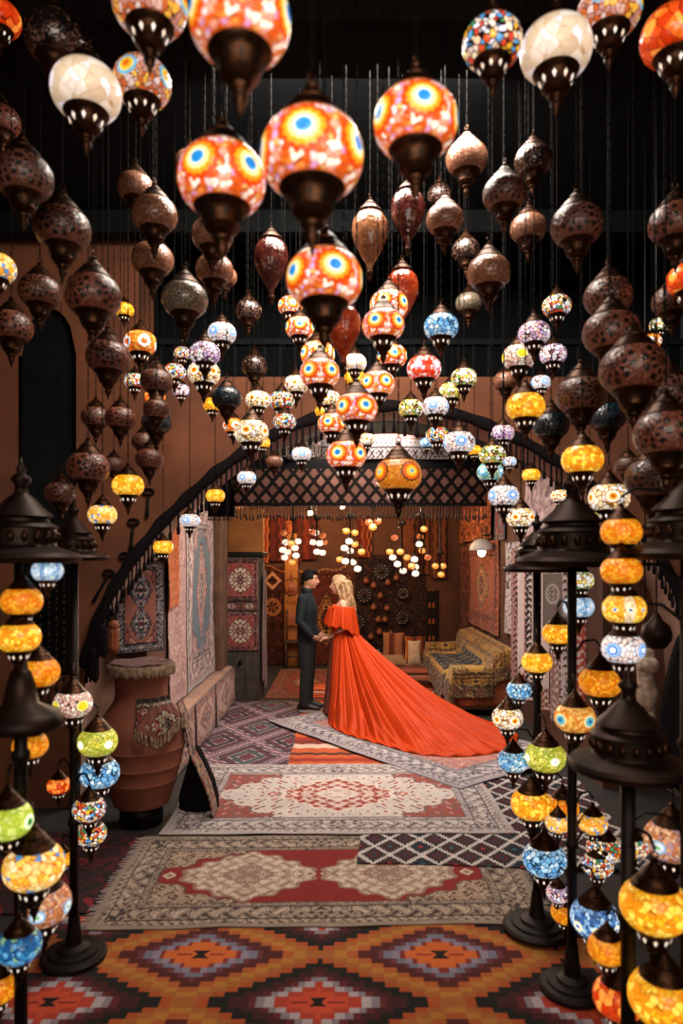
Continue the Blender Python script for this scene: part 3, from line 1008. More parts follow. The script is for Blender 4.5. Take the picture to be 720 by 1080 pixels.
# ------------------------------------------------------------------ clay jar
root = empty('clay_jar', (-1.435, 4.9, 0.001))
prof = [(.155, .142), (.185, .15), (.205, .22), (.235, .31), (.243, .325), (.238, .335), (.262, .42), (.272, .435), (.266, .447), (.285, .54), (.294, .56), (.287, .575), (.286, .65), (.275, .72), (.266, .735), (.24, .79), (.2, .85), (.178, .89), (.172, .95), (.178, 1.04), (.19, 1.075), (.205, 1.085), (.205, 1.125), (.16, 1.128)]
prof = [(r_ * 1.055, z_) for r_, z_ in prof]
sharp(MB().lathe(prof, 48).build('body', M['clay'], root), 50)
MB().lathe([(.13, 0), (.15, .01), (.152, .08), (.15, .142)], 32).build('plinth', M['black'], root)
tag(root, 'big ridged terracotta jar on a black plinth', 'jar')
root = empty('fleece_mat', (-1.435, 4.9, 1.134))
U, V = np.meshgrid(np.linspace(0, 2 * PI, 64), np.linspace(0, 1, 20), indexing='ij')
rr = .215 * V
P = np.stack([rr * np.cos(U), rr * np.sin(U), .012 + .006 * np.sin(U * 5) * V], -1)
sheet('woven_top', P, garden(P[..., 0], P[..., 1], 60.0, ('#6e4a48', '#4c3234', '#8e6a64', '#5c3e3e'), 1.0), M['wool'], root, .012)
mb = MB()
r = random.Random(2)
for k in range(150):
    a = 2 * PI * k / 150 + r.uniform(-.02, .02)
    c, s_ = math.cos(a), math.sin(a)
    l = .05 + r.uniform(-.012, .015)
    mb.loft([(.205 * c, .205 * s_, .008), (.228 * c, .228 * s_, .002), (.234 * c, .234 * s_, -l)], [.009, .011, .005], 5)
mb.build('fringe', M['fur'], root)
tag(root, 'round mat with fleecy fringe covering the mouth of the terracotta jar', 'mat')


def jar_r(z):
    for (r0, z0), (r1, z1) in zip(prof[:-1], prof[1:]):
        if z0 <= z <= z1 and z1 > z0:
            return r0 + (r1 - r0) * (z - z0) / (z1 - z0)
    return .2


# kilim cloth draped over the jar's shoulder
root = empty('shoulder_kilim', (-1.435, 4.9, 0.001))
Aa, Zz = np.meshgrid(np.linspace(math.radians(-82), math.radians(-9), 60), np.linspace(.60, .90, 40), indexing='ij')
low = .66 + .10 * np.abs(np.sin((Aa + 1.0) * 2.2))
Zz = .93 - (.90 - Zz) * (.93 - low) / .30
rj = np.vectorize(jar_r)(Zz) + .026 + .006 * (1 + np.sin(Aa * 22))
P = np.stack([rj * np.cos(Aa), rj * np.sin(Aa), Zz], -1)
sheet('woven_field', P, oriental(Aa * .27 + .155, Zz - .75, .3, .5, .03, ('#3c3430', '#8e8070', '#201c1c', '#a8503c', '#c0b4a0'), ('#7a4a40', '#8e3c34', '#2a2424', '#c0b09c', '#4c5a50'), [(-.02, .12, .09, '#b0a48e', '#241e1e', '#8e3c34', '#5c6a5c', '#7a3a34')], s=90), M['wool'], root, .008)
mb = MB()
strands(mb, [(P[i, 0, 0] * 1.07, P[i, 0, 1] * 1.07, P[i, 0, 2] + .01) for i in range(0, 60, 2)], .07, .006, jit=.2)
mb.build('fringe', M['fur'], root)
tag(root, 'fringed kilim saddle cloth draped over the shoulder of the terracotta jar', 'cloth')
# black sack with kilim edge leaning at the jar's foot
root = empty('saddle_bag', (-1.07, 5.13, 0.034))
mb = MB()
mb.loft([(.0, 0, .0), (.0, .0, .08), (.0, .0, .20), (-.01, 0, .32), (-.02, 0, .42)], [(.15, .12), (.15, .13), (.12, .11), (.075, .09), (.04, .05)], 18, ref=(0, 1, 0), caps=True)
for i, v in enumerate(mb.v):
    mb.v[i] = (v[0], v[1], max(v[2], 0.0))
mb.build('sack', M['blackcloth'], root)
U, V = np.meshgrid(np.linspace(0, 1, 12), np.linspace(0, 1, 60), indexing='ij')
X = np.interp(V, [0, .1, .25, .42, .55, .75, .9, 1], [.17, .16, .125, .06, .0, -.022, -.055, -.085]) + .0 * U
P = np.stack([X - .015, -.25 + .17 * U - .01 * np.sin(V * 9), .005 + .82 * V], -1)
sheet('kilim_edge', P, garden(U * .1, V * .5, 70.0, ('#8e6a58', '#2a2222', '#b09a84', '#7a3a34'), 1.0), M['wool'], root, .01)
tag(root, 'black saddle bag with kilim edge leaning at the foot of the jar', 'bag')

# ------------------------------------------------------------------ sofa under a carpet throw
root = empty('throw_sofa', (1.72, 9.45, 0.018))
root.scale = (1, 1, .84)
Ls = 2.5
MB().box((-.34, -Ls / 2, .06), (.40, Ls / 2, .40), bev=.04).build('base', M['wood'], root)
MB().box((-.36, -Ls / 2 + .16, .36), (.26, Ls / 2 - .16, .50), bev=.06).build('seat_cushion', M['leather'], root)
MB().box((.18, -Ls / 2, .34), (.40, Ls / 2, .86), bev=.07).build('backrest', M['leather'], root)
for sg in (-1, 1):
    MB().box((-.34, sg * (Ls / 2 - .07) - .09, .1), (.36, sg * (Ls / 2 - .07) + .09, .62), bev=.07).build('arm', M['leather'], root)
for sx in (-.26, .32):
    for sy in (-1.1, 1.1):
        MB().lathe([(.03, 0), (.035, .03), (.03, .07)], 10, (sx, sy, 0)).build('leg', M['black'], root)
tag(root, 'long low sofa under a gold carpet throw against the side wall', 'sofa')
prof_s = [(.345, .93), (.33, .935), (.27, .92), (.17, .90), (.125, .82), (.10, .60), (.03, .535), (-.15, .525), (-.34, .535), (-.40, .505), (-.415, .40), (-.42, .10)]
dl = np.cumsum([0] + [math.dist(a, b) for a, b in zip(prof_s[:-1], prof_s[1:])])
tt = np.linspace(0, dl[-1], 110)
px_ = np.interp(tt, dl, [a for a, b in prof_s])
pz_ = np.interp(tt, dl, [b for a, b in prof_s])
ys = np.linspace(-1.72, 1.30, 160)
Tm, Ys = np.meshgrid(tt, ys, indexing='ij')
Ym = np.maximum(Ys, -1.30) + .0
drop = np.clip(-1.30 - Ys, 0, 1)
Xm = np.interp(Tm, tt, px_)
Zm = np.interp(Tm, tt, pz_)
# cloth rides over the arms at both ends
arm = np.clip((np.abs(Ym) - 1.02) / .07, 0, 1)
Zarm = np.where(Xm < .12, np.maximum(Zm, np.where(Xm > -.38, .66, Zm)), Zm)
Zm = Zm * (1 - arm) + Zarm * arm + .006 * np.sin(Ym * 17 + Tm * 9)
Zm = Zm + .02 - drop
Ym = Ym - .012 * np.clip(drop * 30, 0, 1) - .015 * np.sin(Tm * 13) * np.clip(drop * 6, 0, 1)
Xm = Xm - .02
Zm = np.maximum(Zm, .05)
hem = .05 * np.sin(Ym * 5) + .04 * np.sin(Ym * 13)
Zm = Zm + np.where(Tm > tt[-1] - .4, (Tm - tt[-1] + .4) / .4 * hem, 0)
Xm = Xm - np.where(Tm > tt[-1] - .4, .014 * np.sin(Ym * 22), 0)
P = np.stack([1.72 + Xm, 9.45 + Ym, .018 + Zm * .84], -1)
tm, tl = Tm - tt[-1] / 2, tt[-1]
cols = oriental(Ys + .2, tm, tl, 3.02, .34, ('#8e6c3c', '#8a6430', '#33261c', '#a88444', '#6a3c2c'), ('#9a7438', '#8a6a3c', '#3a2a1c', '#b08c50', '#5c4424'), [], s=44)
cen = (np.abs(Ys - .0) < .72) & (Tm > .42) & (Tm < 1.0)
flor(cols, cen, Ys, tm, 24.0, '#16181e', '#262830', '#8e7c54', '#22303a', 1.0)
flor(cols, (Tm > tl - .36) | (drop > .22), Ys, tm, 40.0, '#5c4a34', '#241c18', '#94784a', '#6a3030', 2.0)
o = sheet('carpet_throw', P, cols, M['wool'], None, .008)
tag(o, 'gold-bordered carpet throw with black flowered centre spread over the sofa', 'throw')
# striped divan and cushions
root = empty('floor_divan', (1.02, 10.75, 0.018))
MB().box((-.34, -.85, 0), (.34, .85, .2), bev=.05).build('mattress', M['leather'], root)
U, V = uv_grid(.74, 1.74, 30, 120)
Z = .222 + .006 * np.sin(V * 12) - np.clip(np.abs(U) - .33, 0, 1) * 3.0 - np.clip(-V - .82, 0, 1) * 3.6
P = np.stack([U, V, Z], -1)
sheet('cover', P, stripes(V, ['#9a4a22', '#6e2a18', '#b8783c', '#3c1c14', '#8e3a20'], .12, 8), M['flat'], root, .01)
tag(root, 'low divan with orange striped cover in the corner', 'divan')


def cushion(label, x, y, z, w, h, t, rx, rz, f):
    root = empty('cushion', (x, y, z), math.radians(rz))
    n = 26
    a = np.linspace(-1, 1, n)
    U, V = np.meshgrid(a, a, indexing='ij')
    k = ((1 - np.abs(U) ** 2.6) * (1 - np.abs(V) ** 2.6)) ** .5
    pin = 1 - .07 * (1 - np.abs(U * V))
    cr, sr = math.cos(math.radians(rx)), math.sin(math.radians(rx))
    for sg in (-1, 1):
        X = U * w / 2 * pin
        Zc = V * h / 2 * pin + h / 2
        Yc = sg * t / 2 * k
        P = np.stack([X, Yc * cr + Zc * sr, Zc * cr - Yc * sr], -1)
        if sg > 0:
            P = P[::-1]
            C = f(U, V)[::-1]
        else:
            C = f(U, V)
        sheet('front_cover' if sg < 0 else 'back_cover', P, C, M['flat'], root)
    tag(root, label, 'cushion', 'cushions on the corner divan')


cushion('beige flat cushion lying nearest the dress', .86, 10.55, .25, .34, .3, .10, 66, 10, lambda u, v: garden(u, v, 9.0, ('#8e6a4c', '#7c5a40', '#9a7858', '#84624a'), 1.0))
cushion('brown striped cushion leaning between the beige and the orange one', .86, 11.30, .25, .36, .44, .13, 18, -6, lambda u, v: stripes(u, ['#7a3a24', '#54281c', '#8e5a3c'], .25, 3))
cushion('orange striped cushion on the divan', 1.20, 11.12, .25, .34, .40, .12, 20, -4, lambda u, v: stripes(u + v * .2, ['#9a5224', '#7a3418', '#b8763c', '#4c2416'], .22, 5))
cushion('cream cushion nearest the sofa', 1.13, 10.58, .25, .2, .40, .12, 24, -4, lambda u, v: garden(u, v, 8.0, ('#b09476', '#9a8064', '#bca284', '#a08468'), 2.0))

# wall lamp with white hood
q = at(515, 577, 9.55)
root = empty('wall_lamp', (XR - .02, 9.55, q[2]))
MB().lathe([(.17, -.05), (.172, -.03), (.15, .04), (.09, .1), (.02, .115)], 28, (-.17, 0, 0)).build('hood', M['white'], root)
MB().loft([(-.17, 0, .11), (-.15, 0, .17), (0, 0, .17)], [.012, .012, .012], 8).build('bracket', M['black'], root)
M['bulb'] = emissive('warm_bulb', '#ffb050', 6.0)
MB().lathe([(.015, .02), (.05, -.02), (.06, -.07), (.045, -.12), (.005, -.14)], 16, (-.17, 0, 0)).build('bulb', M['bulb'], root)
tag(root, 'white hooded lamp with an amber bulb on the sofa wall', 'wall lamp')

# ------------------------------------------------------------------ textiles hanging in the arch
root = empty('net_valance', (0, 6.2, 0))
a, b = at(247, 534, 6.2), at(513, 490, 6.2)
U, V = np.meshgrid(np.linspace(a[0], b[0], 240), np.linspace(a[2], b[2] + .05, 70), indexing='ij')
p, qd = .125, .15
aa = np.abs((U / p) % 1 - .5) * 2
bb = np.abs(((V - a[2]) / qd) % 1 - .5) * 2
d = np.abs(aa + bb - 1)
C = np.zeros(U.shape + (3,))
put(C, d > -1, '#94685a')
put(C, (aa + bb > 1), '#7c5446')
put(C, d < .34, '#17110f')
put(C, V > a[2] + .34, '#120f0f')
put(C, V < a[2] + .035, '#1a1413')
P = np.stack([U, .02 * np.sin(U * 8), V], -1)
sheet('net_cloth', P, C, M['flat'], root, .01)
mb = MB()
strands(mb, [(x, -.004 + .02 * math.sin(x * 8), a[2] + .01) for x in np.arange(a[0], b[0], .03)], .13, .005, jit=.15)
mb.build('fringe', M['fringe'], root)
MB().loft([(a[0] - .1, 0, b[2] + .06), (b[0] + .1, 0, b[2] + .06)], [.02, .02], 8).build('rod', M['black'], root)
tag(root, 'wide black net valance with diamond mesh and fringe across the room', 'valance')
root = empty('black_curtain', (0, 6.35, 0))
a, b = at(219, 545, 6.35), at(248, 470, 6.35)
U, V = np.meshgrid(np.linspace(a[0], b[0], 40), np.linspace(a[2], b[2], 40), indexing='ij')
P = np.stack([U, .02 * np.sin(U * 60), V], -1)
sheet('cloth', P, np.broadcast_to(hx('#141114'), U.shape + (3,)).copy(), M['flat'], root, .01)
mb = MB()
strands(mb, [(x, .02 * math.sin(x * 60), a[2] + .005) for x in np.arange(a[0], b[0], .02)], .04, .005, jit=.1)
mb.build('fringe', M['fringe'], root)
tag(root, 'short black curtain with pale hem beside the net valance', 'curtain')
root = empty('lace_curtain', (0, 5.9, 0))
a, b = at(338, 484, 5.9), at(474, 458, 5.9)
U, V = np.meshgrid(np.linspace(a[0], b[0], 190), np.linspace(a[2], b[2], 50), indexing='ij')
C = np.zeros(U.shape + (3,))
put(C, U > -9, '#c4b4b0')
t = scroll(U, V, 150.0, 1)
put(C, t > .8, '#6e5e5c')
row = np.abs(V - a[2] - .05)
xx = np.abs((U / .075) % 1 - .5)
put(C, (row < .035) & (np.abs(xx - row * 9) < .08), '#241c1c')
put(C, V > b[2] - .045, '#b06a60')
put(C, (V > b[2] - .045) & (t > .3), '#a89894')
put(C, np.abs(V - a[2] - .1) < .006, '#4c3c3c')
P = np.stack([U, .015 * np.sin(U * 10), V], -1)
sheet('lace_cloth', P, C, M['lace'], root, .006)
tag(root, 'white lace strip with dark cross-stitch row hanging at the top of the arch', 'lace curtain')
root = empty('white_tassel_curtain', (0, 5.95, 0))
a, b = at(298, 474, 5.95), at(344, 468, 5.95)
MB().box((a[0], -.006, b[2] - .02), (b[0], .006, b[2] + .015)).build('tape', M['white_fringe'], root, smooth=False)
mb = MB()
strands(mb, [(x, 0, b[2] - .015) for x in np.arange(a[0] + .01, b[0], .018)], .11, .005, jit=.25)
mb.build('fringe', M['white_fringe'], root)
tag(root, 'short white tassel edging beside the lace strip', 'tassel edging')

# black garland along the arch
root = empty('arch_garland', (0, YA0 - .065, 0))
pts = []
GP = [p for p in AP if p[1] > .8]
for (xa, za), (xb, zb) in zip(GP[:-1], GP[1:]):
    for k in range(6):
        t = k / 6
        pts.append((xa + (xb - xa) * t, 0, za + (zb - za) * t + .01))
mb = MB()
mb.loft(pts, [(.044 + .006 * math.sin(i * 1.1), .034) for i in range(len(pts))], 10, ref=(0, 1, 0))
mb.build('band', M['blackcloth'], root)
mb = MB()
acc, last = 0, None
tp = []
for p in pts:
    if last is not None:
        acc += math.dist(p, last)
        if acc > .047:
            tp.append((p[0], p[1] - .004, p[2] - .03))
            acc = 0
    last = p
strands(mb, tp, .18, .009, 6, .015, .12)
mb.build('fringe', M['blackcloth'], root)
tag(root, 'black braided garland with hanging tassels following the arch', 'garland')

# iron ring-topped rods and bead strands on the plaster left of the arch
for i, (x, y, l, an, lab) in enumerate(((164, 520, 30, 4, 'highest'), (148, 552, 34, 6, 'second highest'), (122, 606, 40, 30, 'tilted'), (139, 588, 26, 14, 'shortest'))):
    q = at(x, y, 5.16)
    root = empty('hanging_rod', (q[0] - .06, 5.185, q[2]))
    L_ = l / 720 * 5.16 * .8
    a = math.radians(an)
    d = Vector((-math.sin(a), 0, -math.cos(a)))
    MB().loft([d * .035, d * (L_ * .6), d * L_], [.012, .010, .016], 8).build('shaft', M['black'], root)
    mb = MB()
    mb.loft([(.04 * math.cos(t * PI / 10), 0, .022 * math.sin(t * PI / 10) + .012) for t in range(21)], [.009] * 21, 6, ref=(0, 1, 0), caps=False)
    mb.build('ring', M['black'], root)
    tag(root, 'dark iron ring-topped rod on the plaster by the arch garland, %s of four' % lab, 'iron rod', 'ring-topped rods on the plaster')
for i, x in enumerate((40, 49, 57, 65, 73)):
    q = at(x, 596, 5.1)
    root = empty('hanging_strand', (q[0], 5.14, 0))
    mb = MB()
    rr = random.Random(i)
    z = q[2]
    mb.loft([(0, 0, z + .03), (0, 0, z - 1.05)], [.004, .004], 5)
    zz = z
    while zz > z - 1.05:
        r_ = rr.uniform(.008, .018)
        mb.ball((0, 0, zz), (r_, r_, r_ * 1.5), 7, 5)
        zz -= rr.uniform(.03, .07)
    mb.build('bead_chain', M['bronze'], root)
    MB().ball((0, .03, z + .03), .015, 8, 6).build('hook', M['black'], root)
    tag(root, 'dark strand of beads on the plaster left of the jar, %s from the arch' % ('fifth', 'fourth', 'third', 'second', 'nearest')[i], 'bead strand', 'bead strands on the plaster')
for i, (x, y, c) in enumerate(((107, 664, 'blackcloth'), (112, 660, 'leather'), (98, 690, 'blackcloth'))):
    q = at(x, y, 4.98)
    root = empty('hanging_tassel', (q[0] + (.05 if i == 1 else 0), 5.0, q[2]))
    MB().ball((0, 0, 0), (.035, .035, .04), 12, 8).build('knot', M[c], root)
    mb = MB()
    strands(mb, [(.022 * math.cos(k), .022 * math.sin(k), -.02) for k in range(14)], .17, .008, jit=.15)
    mb.build('fringe', M[c], root)
    MB().loft([(0, 0, .03), (.02, .06, .30)], [.004, .004], 5).build('hanging_cord', M['blackcloth'], root)
    tag(root, ('black yarn tassel higher of the two by the figured rug', 'rust-coloured yarn tassel by the figured rug', 'black yarn tassel lower of the two by the figured rug')[i], 'tassel', 'yarn tassels at the arch foot')
# balustrade over the arch wall
root = empty('balustrade', (0, 5.4, 3.28))
MB().box((-1.6, -.03, .30), (3.1, .03, .35), bev=.008).build('rail', M['darkwood'], root, smooth=False)
mb = MB()
for i in range(40):
    mb.lathe([(.012, 0), (.022, .08), (.01, .16), (.02, .24), (.012, .3)], 8, (-1.55 + i * .118, 0, 0))
mb.build('baluster_lattice', M['darkwood'], root)
tag(root, 'dark wooden balustrade along the top of the arch wall', 'balustrade')
# ------------------------------------------------------------------ mosaic glass lamps
NAZ = (5, 0.01, [(.070, '#1f78c0'), (.085, '#8ad0ee'), (.135, '#ffe49a'), (.19, '#f49a1c'), (.25, '#d8430e')])
ST = {}


def style(k, desc, mat, shape='globe', lit=True):
    ST[k] = (desc, mat, shape, lit)


style('E', 'lit orange lamp with blue eye medallions', mosaic('orange_eye_mosaic', ['#f07828', '#f8b868', '#ffe0e0', '#e05c1c', '#f49a80', '#d898c8', '#f08838', '#fff0dc'], 15, '#9a3c14', .05, NAZ, (.30, '#e4601c'), lit=0.80, hot=1.10))
style('EB', 'lit white-and-orange lamp with blue eye medallions', mosaic('white_eye_mosaic', ['#fff0e0', '#f0a060', '#ffe0e4', '#e88038', '#ffffff', '#f0985c'], 13, '#a85020', 0.07, NAZ, (.30, '#e87830'), lit=0.98, hot=1.15))
style('W', 'large lit ivory white lamp', mosaic('ivory_mosaic', ['#f0d8b8', '#e8ccaa', '#f8e8d8', '#e4c8a8', '#f2dcc8', '#ecdce0'], 6, '#c8a47c', .02, lit=0.71, hot=0.80))
style('M', 'lit lamp of many-coloured confetti glass', mosaic('confetti_mosaic', ['#f6e0d0', '#e85a2a', '#ffffff', '#f0b030', '#5aa0d8', '#f4c8a0', '#c84030', '#ffe8c0', '#e8e0f4', '#408858'], 10, '#1c0c04', .10, lit=0.86, hot=1.05))
style('MY', 'lit pale lamp speckled with yellow and green', mosaic('speckled_mosaic', ['#fff8e0', '#f4d860', '#ffffff', '#c8b840', '#fff0c8', '#88a860', '#f0a860'], 9, '#3c2c10', .10, lit=0.83, hot=1.05))
style('A', 'lit amber yellow lamp', mosaic('amber_mosaic', ['#f8b020', '#e89018', '#ffd050', '#f0a018', '#ffc840', '#d87c10'], 10, '#a8600c', .05, lit=0.83, hot=1.15))
style('AF', 'lit deep amber lamp', mosaic('deep_amber_mosaic', ['#f09018', '#e07810', '#f8a830', '#d86808', '#f4a020'], 14, '#a8600c', .05, lit=0.63, hot=1.15))
style('AB', 'lit amber lamp with blue flecks', mosaic('amber_blue_mosaic', ['#f8b840', '#ffd880', '#f0a030', '#ffe8b0', '#4888c0', '#f8c050', '#f0b060'], 9, '#a8600c', .05, lit=0.83, hot=1.05))
style('AE', 'lit orange-amber lamp with a turquoise eye', mosaic('amber_eye_mosaic', ['#f0a040', '#e88828', '#f8c060', '#f4b050'], 14, '#7a3c08', .05, (4, 0, [(.05, '#2458a0'), (.13, '#58b0c0'), (.17, '#f4e0a0'), (.2, '#e89030')]), lit=0.71, hot=0.95))
style('AD', 'lit amber lamp with a belt of blue diamonds', mosaic('amber_diamond_mosaic', ['#f8b030', '#f0a020', '#ffd050'], 13, '#7a4410', .05, (9, 0, [(.045, '#2868a8'), (.065, '#f8e0a0')]), panels=(3, '#fff4d8', .12), lit=0.80, hot=1.15))
style('B', 'lit light blue lamp', mosaic('light_blue_mosaic', ['#88c4e8', '#c8e8f8', '#70b0e0', '#e8f8ff', '#a0d0ec', '#5898d0'], 9, '#1c3c58', .08, lit=0.71, hot=1.05))
style('BG', 'lit turquoise lamp with a white burst', mosaic('turquoise_mosaic', ['#70b8b8', '#98c8a8', '#b8d8c8', '#60a0a8', '#c8c890', '#88c0c8'], 10, '#305050', .06, (4, 0, [(.08, '#ffffff'), (.12, '#78b8e8'), (.15, '#4890d0')]), lit=0.71, hot=1.05))
style('BD', 'lit deep blue lamp', mosaic('deep_blue_mosaic', ['#2868a0', '#3888c0', '#185088', '#60a8d8', '#88b890', '#205890'], 9, '#0a2038', .04, lit=0.57, hot=1.15))
style('BY', 'lit blue lamp with a zigzag yellow belt', mosaic('blue_yellow_mosaic', ['#88b8e0', '#3868a8', '#b8d8f0', '#5888c0', '#304c78'], 16, '#203048', .05, (7, -.06, [(.05, '#3060a8'), (.07, '#ffffff'), (.11, '#f8e8a0')]), lit=0.86, hot=1.15))
style('T', 'lit white blue-rosette lamp', mosaic('white_blue_mosaic', ['#ffffff', '#f4ecf4', '#f8e0d8', '#e8f0f8', '#f0d8c8'], 9, '#5c4448', .09, (4, 0, [(.07, '#ffffff'), (.125, '#3078c8'), (.145, '#d8f0ff'), (.19, '#5898d8'), (.21, '#f0d8c8')]), lit=0.83, hot=0.90))
style('TB', 'lit white and sky-blue striped lamp', mosaic('white_sky_mosaic', ['#d8ecf8', '#b0d8f0', '#ffffff', '#88bce4'], 16, '#405870', .06, panels=(6, '#3878b8', .07), lit=0.78, hot=0.95))
style('L', 'lit lilac-white lamp', mosaic('lilac_mosaic', ['#f0d8f0', '#e0b8d8', '#ffffff', '#c8a8e0', '#f8e4e8', '#f0b8b0'], 9, '#3c2028', .11, lit=0.83, hot=0.85))
style('R', 'lit red lamp with white shell tiles', mosaic('red_shell_mosaic', ['#e03c20', '#f8d8d8', '#ffffff', '#e85030', '#f4c0c0', '#d83018'], 9, '#a02810', .05, (5, .03, [(.06, '#ffffff'), (.12, '#f4d8e4'), (.14, '#d8306a')]), (.27, '#e83c1c'), lit=0.86, hot=0.85))
style('G', 'lit cream lamp with golden flowers', mosaic('cream_flower_mosaic', ['#fff4d8', '#f8e0b0', '#ffffff', '#f8d890', '#fdeccc'], 8, '#7a4c1c', .10, (5, 0, [(.05, '#b84c10'), (.10, '#f0a020'), (.16, '#fff4d8'), (.19, '#a85c18')]), lit=0.85, hot=1.00))
style('Y', 'lit yellow-green lamp with a white flower', mosaic('lime_mosaic', ['#b8c040', '#d0cc50', '#a0b038', '#e0d868', '#c8b838'], 15, '#606018', .05, (4, 0, [(.02, '#508040'), (.1, '#fffff0'), (.12, '#f0f0a0')]), lit=0.76, hot=1.05))
style('YG', 'lit lime lamp with a green star', mosaic('lime_star_mosaic', ['#c8d848', '#b0c840', '#d8e470', '#a8c038'], 9, '#708828', .03, (4, 0, [(.05, '#1c7048'), (.09, '#70b858'), (.15, '#f8ffd8'), (.18, '#d8e880')]), lit=0.71, hot=0.95))
style('YP', 'lit lamp with yellow petals on pink', mosaic('yellow_petal_mosaic', ['#f0d0b8', '#e8b8a8', '#fff0e0', '#c89080'], 12, '#40241c', .08, (4, 0, [(.13, '#e0c828'), (.16, '#f8f0b0'), (.18, '#3a2418')]), lit=0.83, hot=0.85))
style('O', 'lit fiery orange lamp', mosaic('fire_mosaic', ['#e85018', '#d03c10', '#f87020', '#c03008', '#f89038'], 6, '#801c04', .03, lit=0.69, hot=1.15))
style('X', 'lit sky-blue and orange lamp', mosaic('blue_orange_mosaic', ['#e89868', '#f4c0b0', '#d86830', '#f0d0c8', '#c88878', '#f0b040'], 11, '#4a2818', .05, (4, .02, [(.05, '#e06818'), (.10, '#f4a828'), (.13, '#f8d850'), (.19, '#78b8d8')]), lit=0.78, hot=0.80))
style('XW', 'lit orange lamp with white scallops', mosaic('scallop_mosaic', ['#e87828', '#f09838', '#d86018', '#f8b060'], 10, '#6a2c0c', .05, (5, -.05, [(.10, '#e06020'), (.13, '#ffffff'), (.16, '#a8c8e8'), (.18, '#fff0e0')]), lit=0.86, hot=0.95))
style('H', 'lit orange lamp with a black-outlined hexagon', mosaic('hexagon_mosaic', ['#e08820', '#d87818', '#e89830', '#cc6c14'], 26, '#7a3c10', .05, (4, .04, [(.045, '#4898b0'), (.06, '#f8f0a0'), (.13, '#f8b828'), (.20, '#e86418'), (.235, '#1c1418')]), lit=0.83, hot=0.65))
style('HX', 'lit rust and sky lamp with pale flowers', mosaic('rust_sky_mosaic', ['#d88858', '#c87848', '#e8a878', '#b89098', '#e8b890'], 14, '#5a3020', .04, (5, -.02, [(.04, '#88c070'), (.10, '#e8f4fc'), (.14, '#88b8d8')]), lit=0.63, hot=0.85))
# unlit glass
style('C', 'unlit tan crackle-glass lamp', mosaic('tan_crackle', ['#8a5c46', '#94664e', '#7e5440', '#a07058'], 18, '#5c3a2a', .03, lit=0, rough=.18, coat=.6), lit=False)
style('CG', 'unlit greenish pearl-glass lamp', mosaic('pearl_crackle', ['#8a7a68', '#7c7464', '#9a8470', '#6e6c5c'], 16, '#3c3028', .06, lit=0, rough=.15, coat=.8), lit=False)
style('CK', 'unlit smoky clear-glass lamp', mosaic('smoky_glass', ['#4c342c', '#2a201e', '#6e4e42', '#382824', '#84685c'], 14, '#120d0c', .10, lit=0, rough=.1, coat=1.0), lit=False)
style('S', 'unlit brown sunburst-cut lamp', mosaic('sunburst_brown', ['#74483a', '#7e5040', '#6a4032', '#845848'], 20, '#4a2a1e', .03, lit=0, petals=(5, 11, '#160d0b'), rough=.3), lit=False)
style('SR', 'unlit reddish-brown wheel-cut lamp', mosaic('wheel_brown', ['#7c4432', '#8a5040', '#6e3a2a', '#945c48'], 20, '#4a241a', .03, lit=0, petals=(4, 10, '#180e0d'), rough=.3), lit=False)
style('D', 'unlit dark teal lamp', mosaic('dark_teal', ['#10222c', '#18303c', '#0c1a22', '#223c48'], 18, '#0a0f12', .06, lit=0, rough=.2, coat=.5), lit=False)
style('P', 'unlit tan ribbed glass pear lamp', mosaic('tan_ribbed', ['#94603e', '#8a5638', '#9c6848'], 6, '#7a4a30', .01, lit=0, rough=.2, coat=.6), 'pear', False)
style('PD', 'unlit maroon glass pear lamp', mosaic('maroon_ribbed', ['#4a1e18', '#54241c', '#401814'], 6, '#381410', .01, lit=0, rough=.2, coat=.6), 'pear', False)
style('PR', 'dimly glowing red ribbed glass pear lamp', mosaic('red_ribbed', ['#b03c1c', '#a03418', '#bc4824'], 6, '#7c2410', .01, lit=.16, hot=1.2, rough=.2, coat=.6), 'pear', True)

M['slot_lit'] = emissive('lit_slot', '#ffdcb8', 0.9)
M['scarf'] = plain('printed_scarf', '#d0baa8', '#8a7060', 0.9, scale=30.0)
M['slot_dark'] = M['black']
M['chain'] = plain('black_chain', '#0b0a0a', '#060505', 0.9, 0.0, spec=0.1)  # even near-black colour for the lamp chains
MESH = {}


def mesh_of(key, build):
    if key not in MESH:
        o = build()
        MESH[key] = o.data
        bpy.data.objects.remove(o)
    return MESH[key]


def globe_mb(shape):
    mb = MB()
    if shape == 'pear':
        prof = [(.13, .62), (.22, .6), (.36, .5), (.46, .34), (.5, .12), (.47, -.14), (.36, -.42), (.22, -.66), (.12, -.82), (.07, -.95), (.07, -1.05)]
        # smooth the profile
        zs = np.linspace(.62, -1.05, 26)
        ax = np.array([p[1] for p in prof])[::-1]
        ar = np.array([p[0] for p in prof])[::-1]
        mb.lathe([(float(np.interp(z, ax, ar)), float(z)) for z in zs], 48, rib=(16, .028))
    else:
        n = 18
        prof = []
        for i in range(n + 1):
            t = math.radians(-56 + 112 * i / n)
            prof.append((.5 * math.cos(t) ** .70, .372 * math.sin(t)))
        mb.lathe(prof, 36)
    return mb


